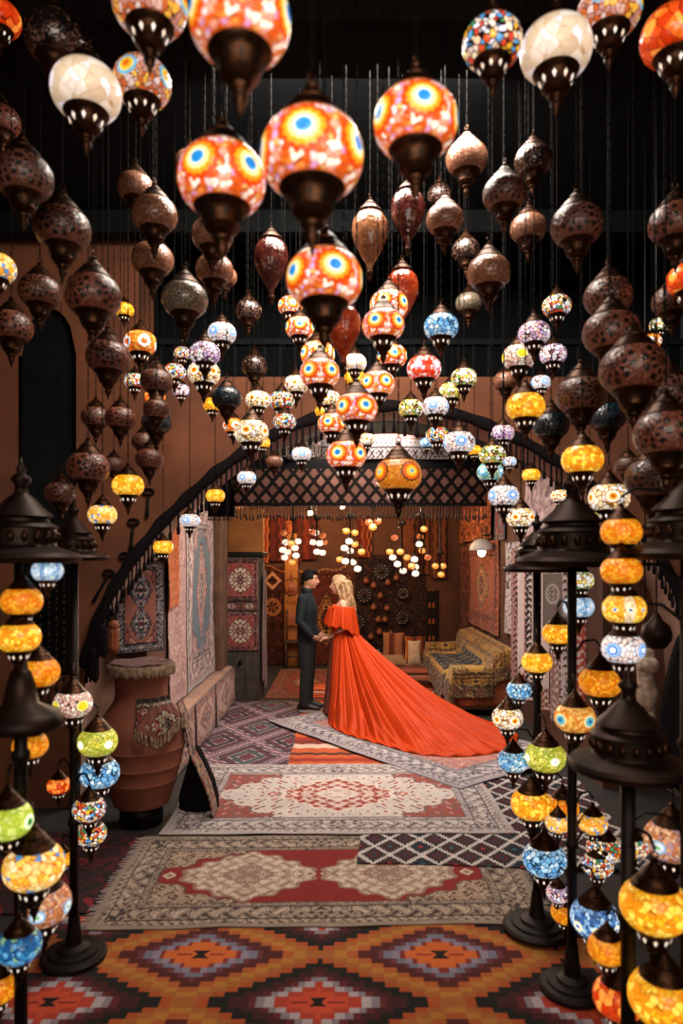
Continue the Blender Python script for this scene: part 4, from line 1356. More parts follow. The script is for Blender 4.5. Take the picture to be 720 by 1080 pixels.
def holder_mb():
    mb = MB().lathe([(.10, -.29), (.318, -.295), (.328, -.315), (.31, -.345), (.275, -.365), (.25, -.40), (.238, -.43), (.20, -.53), (.205, -.545), (.15, -.61), (.11, -.635), (.06, -.64)], 24)
    for k in range(9):
        a = 2 * PI * k / 9
        ca, sa = math.cos(a), math.sin(a)
        P = []
        for du, z in ((0, -.415), (.028, -.455), (0, -.515), (-.028, -.455)):
            r = .244 - (-.41 - z) * .33 + .006
            P.append((r * ca - du * sa, r * sa + du * ca, z))
        q = [(p[0] * .93, p[1] * .93, p[2]) for p in P]
        mb.add(P + q, [(0, 3, 2, 1), (0, 1, 5, 4), (1, 2, 6, 5), (2, 3, 7, 6), (3, 0, 4, 7)], 1)
    return mb


def finial_mb(shape):
    if shape == 'pear':
        return MB().lathe([(.02, -1.03), (.085, -1.05), (.11, -1.1), (.08, -1.16), (.05, -1.2), (.075, -1.25), (.03, -1.32), (.01, -1.38)], 16)
    return MB().lathe([(.02, -.632), (.105, -.64), (.12, -.67), (.085, -.71), (.06, -.74), (.085, -.78), (.05, -.84), (.025, -.90), (.012, -.97)], 16)


def cap_mb(shape):
    o = .27 if shape == 'pear' else 0
    mb = MB().lathe([(.08, .295 + o), (.325, .295 + o), (.345, .32 + o), (.325, .35 + o), (.285, .375 + o), (.265, .42 + o), (.19, .49 + o), (.195, .51 + o), (.12, .58 + o), (.055, .65 + o), (.07, .68 + o), (.035, .71 + o), (.012, .73 + o)], 22)
    mb.loft([(.05 * math.cos(t * PI / 6), 0, .765 + o + .045 * math.sin(t * PI / 6)) for t in range(13)], [.013] * 13, 6, ref=(0, 1, 0), caps=False)
    return mb


def chain_mb(L):
    mb = MB()
    n = max(2, int(L / .05))
    st = L / n
    for i in range(n):
        z = i * st
        mb.lathe([(.0012, z), (.0028, z + st * .2), (.003, z + st * .5), (.0028, z + st * .8), (.0012, z + st)], 6)
    return mb


def add_part(name, key, build, parent, rest=None):
    me = mesh_of(key, build)
    o = link(name, me, parent)
    return o


def globe_parts(root, k, loc=None, sc=1.0, rz=0.0, holder=True, slots=True):
    """globe with its cap, holder and finial; loc None: direct parts of root, else a globe part with sub-parts"""
    desc, mat, shape, lit = ST[k]
    g = add_part('globe', ('g', k), lambda: globe_mb(shape).build('globe', mat), root)
    host = root
    if loc is not None:
        g.location = loc
        g.scale = (sc,) * 3
        g.rotation_euler = (0, 0, rz)
        host = g
    add_part('cap', ('c', shape), lambda: sharp(cap_mb(shape).build('cap', M['brass']), 40), host)
    if shape != 'pear' and holder:
        lit = lit and slots
        add_part('holder', ('h', lit), lambda: sharp(holder_mb().build('holder', [M['brass'], M['slot_lit'] if lit else M['slot_dark']]), 40), host)
    add_part('finial', ('f', shape), lambda: finial_mb(shape).build('finial', M['brass']), host)
    return g


# ---- hanging lamps: (x, y, width in the photograph, style, [depth], [eye offset])
P_ = [
    (0, 20, 42, 'O'), (158, 4, 78, 'X', 1.75, -.2), (91, 97, 72, 'W', 2.0), (150, 88, 60, 'X', 2.15, .42), (253, 22, 106, 'E', 1.22, 0), (329, 165, 108, 'E', 1.24, -.08),
    (438, 130, 88, 'E', 1.45, .1), (234, 190, 92, 'E', 1.5, -.27), (342, 295, 80, 'E', 1.62, .14), (519, 46, 62, 'M', 1.75), (586, 53, 74, 'W', 1.9), (642, 12, 66, 'X', 2.1, -.1),
    (712, 38, 70, 'O', 1.9), (2, 128, 38, 'SR'), (-4, 283, 40, 'AB', 2.7), (726, 295, 44, 'O', 2.6), (58, 42, 62, 'CK', 2.3),
    (25, 187, 60, 'S'), (66, 242, 58, 'S'), (98, 312, 58, 'SR'), (42, 308, 44, 'S'), (12, 345, 44, 'SR'), (114, 377, 46, 'SR'), (101, 440, 30, 'S', 4.2), (127, 441, 32, 'SR', 3.7), (93, 493, 44, 'SR'),
    (165, 402, 34, 'S', 3.6), (120, 490, 22, 'S', 4.6), (64, 520, 32, 'S', 3.8), (152, 466, 26, 'S', 4.3), (158, 484, 30, 'SR', 4.0),
    (143, 198, 38, 'C'), (163, 227, 48, 'C'), (161, 274, 44, 'C'), (195, 316, 48, 'CG'), (226, 285, 40, 'C', 3.1), (262, 328, 28, 'CK'), (268, 386, 28, 'CK', 4.3), (200, 172, 32, 'C', 3.6), (237, 292, 26, 'C', 3.8), (224, 248, 44, 'C', 2.9),
    (390, 246, 38, 'P'), (430, 223, 36, 'PD'), (286, 274, 36, 'PD'), (424, 306, 34, 'PR'), (362, 345, 36, 'PR', 2.6),
    (492, 168, 44, 'C'), (469, 232, 40, 'C'), (532, 205, 46, 'S'), (562, 170, 40, 'CK'), (557, 241, 38, 'C'), (515, 288, 46, 'C'), (491, 264, 30, 'CK', 3.9), (494, 320, 28, 'CG', 4.3), (463, 206, 26, 'CK', 4.2),
    (608, 238, 54, 'S'), (712, 236, 54, 'SR'), (641, 313, 50, 'S'), (644, 351, 58, 'SR', 2.7), (668, 390, 70, 'SR', 2.2), (612, 417, 52, 'S', 2.9), (702, 458, 66, 'SR', 2.15), (708, 318, 40, 'S'), (662, 492, 28, 'S', 3.6), (700, 418, 60, 'S', 2.6), (640, 440, 40, 'D', 3.6), (690, 505, 60, 'S', 2.45),
    (581, 449, 38, 'D'), (533, 402, 26, 'C', 4.2),
    # small lit lamps
    (148, 362, 34, 'XW'), (131, 327, 20, 'A', 4.5), (142, 402, 22, 'M'), (184, 393, 24, 'M'), (191, 412, 18, 'L', 4.7), (192, 373, 18, 'M', 4.6), (216, 373, 32, 'L'), (234, 352, 30, 'T'), (215, 394, 34, 'G'),
    (239, 420, 32, 'D', 3.4), (224, 427, 20, 'A', 4.6), (272, 422, 26, 'G'), (297, 423, 27, 'M'), (300, 445, 24, 'M'), (312, 406, 26, 'G'), (246, 449, 22, 'XW'), (265, 456, 36, 'G', 3.0), (277, 467, 16, 'A', 4.75), (165, 432, 28, 'SR', 3.5), (163, 419, 22, 'O', 4.5), (165, 446, 32, 'D', 3.6),
    (306, 323, 26, 'E', 4.3), (316, 346, 30, 'E', 3.7, 0), (335, 374, 36, 'EB', 3.9), (337, 394, 42, 'E', 2.9, -.28), (347, 421, 24, 'G', 4.3), (340, 434, 16, 'A', 4.7), (350, 447, 30, 'E', 3.5, -.15), (376, 431, 44, 'E', 2.75, .22), (365, 480, 42, 'E', 3.05, -.22), (386, 464, 19, 'G', 4.6), (318, 479, 21, 'T', 4.7), (289, 487, 18, 'C', 4.7),
    (404, 343, 44, 'E', 2.6, -.2), (410, 322, 40, 'EB', 3.2), (413, 376, 32, 'E', 3.6, .1), (374, 383, 25, 'W', 4.0), (398, 405, 36, 'EB', 3.1, .26), (374, 398, 22, 'A', 4.6),
    (447, 389, 36, 'R'), (465, 345, 36, 'B'), (433, 431, 26, 'MY'), (459, 429, 28, 'T'), (489, 399, 27, 'MY'), (476, 413, 26, 'MY', 4.4), (461, 459, 24, 'M', 4.5), (450, 467, 15, 'B', 4.85), (484, 467, 33, 'T'), (500, 475, 15, 'A', 4.85),
    (420, 501, 49, 'H'), (563, 352, 33, 'L'), (587, 323, 30, 'M'), (547, 377, 35, 'YP'), (583, 374, 28, 'L'), (570, 404, 21, 'T'), (554, 429, 40, 'A', 3.0), (530, 457, 24, 'L'), (519, 480, 28, 'MY'), (537, 487, 15, 'T', 4.8), (517, 498, 28, 'BG', 4.0), (531, 523, 32, 'T'), (560, 501, 19, 'A'), (549, 546, 30, 'G'), (590, 523, 19, 'G', 4.8),
    (614, 485, 43, 'A', 2.7), (642, 525, 42, 'G', 2.75), (622, 547, 20, 'Y'), (695, 343, 20, 'MY', 4.5), (687, 360, 20, 'XW', 4.3),
    (135, 512, 33, 'A'), (108, 543, 30, 'AB'), (227, 523, 20, 'A'), (260, 504, 20, 'T'), (200, 549, 21, 'T'), (172, 577, 21, 'A'),
]


def diam(w):
    return .19 if w >= 44 else .17 if w >= 34 else .15 if w >= 26 else .13 if w >= 21 else .115


lamps = []
for t in P_:
    px, py, w, k = t[:4]
    Y = t[4] if len(t) > 4 and t[4] else F * diam(w) / w
    Y = min(Y, 4.88)
    lamps.append([px, py, w, k, Y, t[5] if len(t) > 5 else None])


def ext(k):
    return (.95, 1.40) if ST[k][2] == 'pear' else (.82, .99)


# slide lamps along their sight lines until no lamp or chain runs through another
for it in range(90):
    bad = 0
    for i, a in enumerate(lamps):
        for j, b in enumerate(lamps):
            if j <= i:
                continue
            A, B = at(a[0], a[1], a[4]), at(b[0], b[1], b[4])
            Da, Db = a[2] * a[4] / F, b[2] * b[4] / F
            h = math.hypot(A[0] - B[0], A[1] - B[1])
            ua, la = ext(a[3])
            ub, lb = ext(b[3])
            hit = False
            if A[2] - la * Da < B[2] + ub * Db and B[2] - lb * Db < A[2] + ua * Da:
                hit = h < (Da + Db) * .52 + .004
            elif h < max(Da if A[2] > B[2] else Db, 0) * .52 + .012:
                hit = True
            if hit:
                bad += 1
                fa, fb = (a, b) if a[4] > b[4] else (b, a)
                fa[4] = min(fa[4] * 1.022, 4.9)
                fb[4] = max(fb[4] * .978, 1.1)
    if not bad:
        break
print('lamp clashes left', bad)

ZONES = [
    (lambda x, y: y < 150, 'in the top row'),
    (lambda x, y: y < 345 and x < 260, 'under the roof left of the orange lamps'),
    (lambda x, y: y < 345 and x < 445, 'in the middle string under the roof'),
    (lambda x, y: y < 300, 'under the roof right of the orange lamps'),
    (lambda x, y: x < 130, 'before the dark arched recess'),
    (lambda x, y: x < 205, 'beside the arched recess'),
    (lambda x, y: x < 300, 'on the plaster side of the central string'),
    (lambda x, y: x < 428, 'in the string above the couple'),
    (lambda x, y: x < 510, 'right of the central string'),
    (lambda x, y: x < 600, 'before the garland, stall side'),
    (lambda x, y: True, 'above the lantern stands'),
]
ORD = ['highest', 'second highest', 'third highest', 'fourth highest', 'fifth highest', 'sixth highest', 'seventh highest', 'eighth highest', 'ninth highest']
sets = {}
for a in lamps:
    z = next(s for f, s in ZONES if f(a[0], a[1]))
    sets.setdefault((a[3], z), []).append(a)
LAB = {}
for (k, z), v in sets.items():
    v.sort(key=lambda a: a[1])
    for i, a in enumerate(v):
        o = '' if len(v) == 1 else ', %s' % (ORD[i] if i < len(v) - 1 or i == 0 else 'lowest') + (' of two' if len(v) == 2 else '')
        if len(v) == 2:
            o = ', %s of two' % ('higher', 'lower')[i]
        LAB[id(a)] = ST[k][0] + ' ' + z + o

for a in lamps:
    px, py, w, k, Y, off = a
    c = at(px, py, Y)
    D = w * Y / F
    back = math.atan2(-c[1], -c[0])
    if off is None:
        rz = rnd.uniform(0, 2 * PI)
    else:
        cnt = 4 if k in ('X',) else 5
        rz = back + math.asin(max(-.98, min(.98, off * 2))) - PI / cnt
    root = empty('pendant_lamp', c, rz, D)
    globe_parts(root, k, slots=not (k == 'E' and w > 60))
    o_ = .27 if ST[k][2] == 'pear' else 0
    L = ZC - c[2] - (.80 + o_) * D
    ch = chain_mb(L).build('chain', M['chain'], root)
    ch.scale = (1 / D,) * 3
    ch.location = (0, 0, .80 + o_)
    tag(root, LAB[id(a)], 'hanging lamp', 'lit mosaic lamps hanging on chains' if ST[k][3] else 'unlit glass lamps hanging on chains')

# ------------------------------------------------------------------ tall lantern stands
CANOPY = [(.05, -.05), (.96, -.10), (1.0, -.06), (1.02, 0), (.97, .07), (.74, .15), (.62, .19), (.60, .22), (.60, .5), (.63, .53), (.58, .58), (.47, .63), (.46, .68), (.55, .72), (.50, .78), (.36, .9), (.26, 1.02), (.12, 1.14), (.10, 1.22)]
FIN = [(.06, 1.2), (.11, 1.22), (.10, 1.28), (.17, 1.36), (.16, 1.42), (.06, 1.5), (.09, 1.56), (.03, 1.66), (.012, 1.78)]


def lantern_stand(label, px, Y, R, pyrim, globes, pole_r=.02, base_r=.26, tier=None, z0=.010):
    X = (px - 360) / F * Y
    zr = CAM_Z + (HOR - pyrim) / F * Y
    root = empty('lantern_stand', (X, Y, z0))
    zr -= z0
    bm_ = MB().lathe([(base_r * .94, 0), (base_r, .008), (base_r, .020), (base_r * .93, .030), (base_r * .75, .033), (base_r * .73, .042), (base_r * .5, .046), (base_r * .46, .058), (base_r * .24, .07), (.034, .11), (.024, .2)], 40)
    sharp(bm_.build('base', M['iron'], root), 30)
    MB().lathe([(pole_r, .18), (pole_r, zr * .33), (pole_r * 1.4, zr * .335), (pole_r * 1.4, zr * .345), (pole_r, zr * .35), (pole_r, zr * .66), (pole_r * 1.4, zr * .665), (pole_r * 1.4, zr * .675), (pole_r, zr * .68), (pole_r, zr + R * .1)], 16).build('pole', M['iron'], root)
    mb = MB().lathe([(r * R, zr + z * R) for r, z in CANOPY], 40)
    cn = sharp(mb.build('canopy', M['bronze'], root), 30)
    mb = MB()
    for k in range(18):
        a = 2 * PI * k / 18
        mb.ball((.605 * R * math.cos(a), .605 * R * math.sin(a), zr + .36 * R), (.06 * R, .06 * R, .1 * R), 8, 6)
    mb.build('stud_ring', M['brass'], cn)
    mb = MB()
    for k in range(64):
        a = 2 * PI * k / 64
        mb.ball((.99 * R * math.cos(a), .99 * R * math.sin(a), zr + .0 * R), .03 * R, 6, 4)
    mb.build('stud_ring', M['brass'], cn)
    MB().lathe([(r * R, zr + z * R) for r, z in FIN], 20).build('finial', M['bronze'], root)
    if tier:
        z2 = CAM_Z + (HOR - tier) / F * Y - z0
        MB().lathe([(pole_r, z2 - .01), (R * .72, z2 - .015), (R * .75, z2), (R * .66, z2 + .03), (R * .3, z2 + .06), (R * .24, z2 + .12), (pole_r * 1.5, z2 + .16), (pole_r, z2 + .17)], 32).build('tier', M['bronze'], root)
    last = None
    for i, g in enumerate(globes):
        gx, gy, w, k = g[:4]
        front = g[4] if len(g) > 4 else (1 if i % 2 == 0 else -1)
        Yg = Y
        for _ in range(6):
            Xg = (gx - 360) / F * Yg
            D = w * Yg / F
            rr = max(D * .5 + pole_r + .012, abs(Xg - X) + .001)
            dy = math.sqrt(max(rr * rr - (Xg - X) ** 2, 0))
            Yg = Y - front * dy
        Xg = (gx - 360) / F * Yg
        D = w * Yg / F
        zc = CAM_Z + (HOR - gy) / F * Yg - z0
        loc = Vector((Xg - X, Yg - Y, zc))
        ob = globe_parts(root, k, loc, D, rnd.uniform(0, 6.28))
        ob['label'] = ST[k][0].replace(' lamp', ' globe')
        # bracket from the pole to the ring of the globe's cap
        h = Vector((loc.x, loc.y, 0))
        dirv = h.normalized()
        zt = zc + .79 * D
        mb = MB()
        pts = [dirv * (pole_r * .6) + Vector((0, 0, zt - .02)), dirv * (h.length * .4) + Vector((0, 0, zt + .035)), dirv * (h.length * .8) + Vector((0, 0, zt + .04)), h + Vector((0, 0, zt + .012))]
        mb.loft(pts, [.006, .006, .005, .005], 8)
        mb.ball(pts[0], (.012, .012, .016), 8, 6)
        mb.build('arm', M['iron'], root)
    return tag(root, label, 'lamp stand', 'tall multi-globe lantern stands')


lantern_stand('lantern stand with wide bronze canopy and middle tier, deep blue and large amber globes', 22, 2.15, .178, 588,
              [(50, 602, 32, 'TB', 1), (23, 634, 42, 'AF', 1), (20, 672, 44, 'A', 1), (40, 709, 44, 'AF', -1), (32, 786, 36, 'AF', -1), (8, 865, 52, 'YG', 1), (36, 913, 62, 'AB', 1), (46, 953, 56, 'HX', -1), (20, 997, 46, 'BD', 1), (-2, 1040, 42, 'AF', -1)], tier=762, base_r=.17)
lantern_stand('lantern stand with lime, blue and confetti globes, base by the red carpet fringe', 78, 3.22, .16, 588,
              [(77, 742, 40, 'YP', 1), (103, 782, 41, 'Y', 1), (105, 815, 41, 'B', -1), (62, 828, 24, 'O', -1), (94, 853, 34, 'M', 1), (96, 879, 32, 'M', -1), (66, 905, 22, 'A', -1)], base_r=.15)
lantern_stand('lantern stand with small canopy and pale blue globes, base on the red medallion carpet', 566, 3.45, .165, 600,
              [(566, 698, 32, 'A', 1), (547, 728, 26, 'B', 1), (535, 757, 32, 'G', 1), (541, 802, 32, 'B', -1), (575, 798, 42, 'Y', 1), (560, 848, 42, 'A', 1), (593, 851, 34, 'AF', -1), (574, 906, 45, 'B', 1)], pole_r=.02, base_r=.17, z0=.020)
lantern_stand('lantern stand with wide studded canopy and turquoise-eye globe, base on the stepped kilim', 603, 2.98, .24, 592,
              [(612, 612, 28, 'MY', -1), (610, 640, 32, 'TB', -1), (588, 668, 32, 'A', -1), (606, 757, 42, 'AE', 1), (633, 719, 44, 'AF', -1), (625, 868, 30, 'AB', -1), (588, 868, 26, 'AB', -1), (637, 895, 36, 'M', -1), (630, 912, 32, 'M', 1), (588, 942, 24, 'L', -1), (596, 962, 30, 'AF', -1), (627, 968, 50, 'BY', 1)], pole_r=.02, base_r=.14)
lantern_stand('lantern stand with a blue-diamond amber globe at the frame edge', 724, 2.25, .20, 584,
              [(655, 561, 42, 'AF', -1), (655, 602, 42, 'AF', 1), (658, 642, 44, 'AD', 1), (657, 684, 44, 'T', 1), (708, 886, 56, 'HX', -1), (668, 893, 30, 'M', -1)], base_r=.16)
lantern_stand('short lantern stand with huge amber and fiery orange globes, canopy at waist height', 662, 1.92, .16, 806,
              [(690, 955, 70, 'A', 1), (640, 1000, 40, 'AF', -1), (652, 1052, 52, 'O', -1), (700, 1052, 72, 'A', 1)], base_r=.16)

# ------------------------------------------------------------------ far cluster lamps in the room
def tiny(k, r):
    return MB().lathe([(r * .3, -.8 * r), (r * .85, -.5 * r), (r, 0), (r * .85, .5 * r), (r * .3, .8 * r)], 14)


M['g_white'] = mosaic('tiny_white_glass', ['#fff4e8', '#ffe8d0', '#ffffff', '#f8d8c0'], 30, '#b89878', .03, lit=1.5, hot=.1)
M['g_amber'] = mosaic('tiny_amber_glass', ['#f8b050', '#ffd080', '#f09838'], 30, '#a86020', .03, lit=1.1, hot=.1)
M['g_red'] = mosaic('tiny_copper_glass', ['#c86838', '#a84c28', '#d88048'], 30, '#6e2c10', .03, lit=.6, hot=.1)
CL = {
    'ten-globe cluster lamp nearest the cabinet': (309, [(299, 562, 'r'), (301, 572, 'w'), (307, 573, 'a'), (314, 571, 'w'), (298, 580, 'w'), (303, 582, 'w'), (311, 578, 'w'), (300, 588, 'w'), (312, 586, 'w'), (308, 593, 'a')], 9.2),
    'compact white-globed cluster lamp over the man': (334, [(329, 561, 'r'), (333, 562, 'w'), (340, 565, 'r'), (330, 572, 'w'), (337, 573, 'w'), (342, 572, 'r'), (334, 582, 'w'), (340, 583, 'w')], 9.4),
    'mixed amber and white cluster lamp over the woman': (369, [(365, 560, 'a'), (374, 562, 'a'), (368, 571, 'w'), (374, 574, 'a'), (363, 578, 'w'), (369, 581, 'w'), (381, 582, 'a'), (358, 590, 'a'), (364, 592, 'w'), (372, 593, 'w'), (377, 600, 'w')], 8.9),
    'wide spiral cluster lamp before the dark textile': (424, [(416, 567, 'r'), (411, 582, 'a'), (422, 582, 'a'), (414, 588, 'w'), (419, 595, 'w'), (429, 588, 'a'), (437, 590, 'w'), (425, 602, 'w'), (434, 597, 'a'), (438, 598, 'w'), (438, 605, 'w')], 9.0),
    'straight string cluster lamp beside the spiral one': (444, [(447, 558, 'a'), (443, 566, 'r'), (442, 574, 'w'), (445, 581, 'a'), (451, 588, 'r')], 9.3),
    'three-globe cluster lamp nearest the red wall rug': (464, [(459, 597, 'a'), (467, 597, 'a'), (465, 606, 'a')], 9.6),
    'small amber cluster lamp hanging close under the valance fringe': (393, [(389, 551, 'r'), (398, 550, 'r'), (393, 556, 'a')], 8.2),
}
for lab, (px, gl, Y) in CL.items():
    X = (px - 360) / F * Y
    root = empty('ceiling_cluster_lamp', (X, Y, ZR))
    zmin = min(CAM_Z + (HOR - g[1]) / F * Y for g in gl) - ZR
    zmax = max(CAM_Z + (HOR - g[1]) / F * Y for g in gl) - ZR
    MB().lathe([(.01, zmin + .05), (.012, zmax + .15), (.05, zmax + .17), (.055, zmax + .2), (.012, zmax + .24), (.008, -.08), (.06, -.05), (.07, -.001)], 14).build('stem', M['bronze'], root)
    for i, (gx, gy, c) in enumerate(gl):
        rr = rnd.uniform(.04, .11)
        yy = rr * (1 if i % 2 else -1)
        loc = ((gx - 360) / F * (Y + yy) - X, yy, CAM_Z + (HOR - gy) / F * (Y + yy) - ZR)
        r = .052 if c != 'r' else .046
        g = add_part('globe', ('t', c), lambda c=c: tiny(c, .05).build('globe', M['g_' + {'w': 'white', 'a': 'amber', 'r': 'red'}[c]]), root)
        g.location = loc
        mb = MB()
        mb.loft([(loc[0], loc[1], loc[2] + .04), (loc[0] * .9, loc[1] * .9, loc[2] + .09), (loc[0] * .3, loc[1] * .3, min(loc[2] + .14, zmax + .16)), (0, 0, min(loc[2] + .12, zmax + .15))], [.018, .005, .004, .004], 6)
        mb.build('arm', M['bronze'], root)
    tag(root, 'far ' + lab, 'cluster lamp', 'cluster lamps in the back room')
for i, (px, py) in enumerate(((361, 534), (327, 541))):
    q = at(px, py, 7.0)
    root = empty('bulb_pendant', q)
    MB().ball((0, 0, 0), .028, 12, 8).build('bulb', M['bulb'], root)
    MB().lathe([(.02, .02), (.022, .06), (.006, .08), (.004, ZR - q[2])], 10).build('cord', M['black'], root)
    tag(root, ('bare warm bulb in front of the valance fringe', 'small bare bulb above the cluster lamp by the cabinet')[i], 'bulb')

# dark things at the right edge
q = at(692, 668, 3.3)
root = empty('pendant_gourd', q)
MB().lathe([(.01, -.075), (.04, -.07), (.068, -.03), (.072, .0), (.06, .04), (.03, .062), (.014, .09), (.01, .1)], 28, rib=(9, .02)).build('gourd_body', M['bronze'], root)
MB().lathe([(.004, .09), (.004, ZC - q[2])], 6).build('cord', M['black'], root)
tag(root, 'black round gourd hanging at the frame edge before the pale scarf', 'gourd')

# pale knotted scarf and dark cloak at the frame edge
q = at(680, 690, 3.75)
root = empty('hanging_scarf', (q[0], 3.75, q[2]))
mb = MB()
pts, rad = [], []
for i in range(22):
    t = i / 21
    pts.append((.02 * math.sin(t * 7), .01 * math.cos(t * 5), -t * .62))
    rad.append((.045 + .016 * math.sin(t * 19 + 1), .035 + .01 * math.sin(t * 23)))
mb.loft(pts, rad, 18, ref=(0, 1, 0))
mb.build('cloth', M['scarf'], root)
mb = MB()
mb.ball((.01, -.01, -.06), (.062, .055, .05), 16, 10)
mb.ball((-.005, -.01, -.34), (.058, .052, .045), 16, 10)
mb.loft([(.0, 0, -.06), (.01, 0, -.34)], [.045, .045], 12)
mb.build('knot', M['scarf'], root)
MB().lathe([(.004, 0), (.004, ZC - q[2])], 6).build('cord', M['black'], root)
tag(root, 'pale printed scarf tied in knots, hanging below the dark gourd', 'scarf')
q = at(728, 668, 3.7)
root = empty('hanging_cloak', (q[0], 3.7, q[2]))
n_, m_ = 60, 40
A, T = np.meshgrid(np.linspace(0, 2 * PI, n_), np.linspace(0, 1, m_), indexing='ij')
rx, ry = .05 + .14 * T ** .6, .04 + .09 * T ** .6
f = 1 + .09 * np.cos(A * 7 + T * 2) * T
sheet('cloth', np.stack([rx * f * np.cos(A), ry * f * np.sin(A), -.66 * T], -1)[::-1], None, M['blackcloth'], root, .006)
MB().lathe([(.05, -.03), (.055, .0), (.03, .03), (.006, .05), (.004, ZC - q[2])], 14).build('hanger', M['black'], root)
tag(root, 'black cloak hanging at the frame edge beside the pale scarf', 'cloak')
# ------------------------------------------------------------------ the couple
M['skin'] = plain('skin', '#b98468', '#a87458', 0.5, scale=14.0, bmp=0.05)
M['skin_fair'] = plain('fair_skin', '#d3a088', '#c69078', 0.5, scale=14.0, bmp=0.05)
M['hair_dark'] = plain('black_hair', '#100c0a', '#0a0706', 0.75, scale=40.0, spec=.15)
M['hair_blonde'] = plain('blonde_hair', '#b08c64', '#7a5a3c', 0.5, scale=26.0, bmp=0.5)
M['navy'] = plain('dark_navy_cloth', '#111b20', '#0b1216', 0.8, scale=30.0, spec=.3)
M['trouser'] = plain('black_trouser_cloth', '#14181b', '#0e1113', 0.85, scale=30.0)
M['shoe'] = plain('black_shoe', '#121113', '#0c0b0c', 0.45, scale=20.0)
M['sole'] = plain('white_sole', '#a8a29c', '#908a84', 0.7, scale=20.0)
M['dress'] = plain('orange_satin', '#bc3a07', '#b03404', 0.62, scale=5.0, bmp=0.03, spec=.2)
M['brown_panel'] = plain('brown_panel_cloth', '#6e3424', '#5c2a1e', 0.7, scale=6.0, bmp=0.03)  # dull brown colour of the skirt's front panel
M['eye'] = plain('eye_dark', '#1c1410', '#1c1410', 0.2)
M['lip'] = plain('lip', '#a0504a', '#90443e', 0.45)


def head_mb(mb, c, s=1.0, fem=False, tilt=0.0):
    seg, rings = 44, 34
    b0 = len(mb.v)
    mb.ball((0, 0, 0), 1.0, seg, rings)

    def g(d, q, w):
        q = Vector(q).normalized()
        return math.exp(-((d - q).length / w) ** 2)
    for i in range(b0, len(mb.v)):
        d = Vector(mb.v[i]).normalized()
        p = Vector((d.x * .096, d.y * .074, d.z * .116))
        # narrow the face toward the chin
        if d.z < 0:
            p.y *= 1 - .22 * min(1, -d.z) ** 1.2
            p.x *= 1 - .12 * max(0, -d.x) * min(1, -d.z * 1.4)
        r = 0.0
        r += .030 * g(d, (1, 0, -.20), .13) + .012 * g(d, (1, 0, .02), .13)
        r += .004 * (g(d, (.9, .28, .2), .18) + g(d, (.9, -.28, .2), .18))
        r -= .011 * (g(d, (.92, .32, .05), .15) + g(d, (.92, -.32, .05), .15))
        r += .008 * g(d, (1, 0, -.52), .14) + .013 * g(d, (.72, 0, -.95), .25)
        r -= .005 * g(d, (.95, 0, -.68), .12) + .004 * g(d, (1, 0, -.40), .09)
        r += .004 * (g(d, (.7, .6, -.2), .3) + g(d, (.7, -.6, -.2), .3))
        p += Vector((d.x, d.y * .4, d.z * .6)).normalized() * r * (0.9 if fem else 1.0)
        if fem:
            p *= .95
        x, z = p.x, p.z
        ct, st = math.cos(tilt), math.sin(tilt)
        p = Vector((x * ct - z * st, p.y, x * st + z * ct))
        mb.v[i] = (c[0] + p.x * s, c[1] + p.y * s, c[2] + p.z * s)
    for sg in (-1, 1):
        mb.loft([(c[0] - .012, c[1] + sg * .068 * s, c[2] + .022), (c[0] - .018, c[1] + sg * .080 * s, c[2] + .005), (c[0] - .012, c[1] + sg * .072 * s, c[2] - .026)], [(.012, .006), (.017, .007), (.008, .006)], 10, ref=(0, 1, 0))


def hand_mb(mb, wrist, dirn, palm_n, s=1.0, curl=.5):
    """palm plus four fingers and a thumb; dirn: toward the fingers; palm_n: out of the palm"""
    w, d = Vector(wrist), Vector(dirn).normalized()
    n = Vector(palm_n)
    n = (n - d * n.dot(d)).normalized()
    sd = d.cross(n).normalized()
    L_ = .085 * s
    mb.loft([w, w + d * L_ * .45, w + d * L_], [(.022 * s, .017 * s), (.036 * s, .014 * s), (.036 * s, .012 * s)], 12, ref=n)
    for i, (o, l) in enumerate(((-.028, .062), (-.010, .074), (.009, .070), (.026, .054))):
        b = w + d * L_ * .92 + sd * o * s
        p, dd = b.copy(), d.copy()
        pts = [b - d * .02 * s, p.copy()]
        for k in range(3):
            a = curl * (.5 + .35 * k)
            dd = (d * math.cos(a) + n * math.sin(a)).normalized()
            p = p + dd * l * s / 2.7
            pts.append(p.copy())
        mb.loft(pts, [.0085 * s, .0088 * s, .0082 * s, .0075 * s, .006 * s], 8, ref=sd)
    b = w + d * L_ * .25 - sd * .024 * s
    mb.loft([b, b + (d * .5 - sd * .8 + n * .4).normalized() * .032 * s, b + (d * .9 - sd * .75 + n * .7).normalized() * .064 * s], [.012 * s, .010 * s, .007 * s], 8, ref=n)


def skinned(mb, name, mat, parent, vox, smooth=2):
    o = mb.build(name, mat, parent)
    md = o.modifiers.new('skin_union', 'REMESH')
    md.mode = 'VOXEL'
    md.voxel_size = vox
    md.use_smooth_shade = True
    if smooth:
        s_ = o.modifiers.new('relax', 'SMOOTH')
        s_.iterations = smooth
        s_.factor = .5
    return o


def turn(mb, flip):
    if flip:
        mb.v = [(-x, -y, z) for x, y, z in mb.v]
    return mb


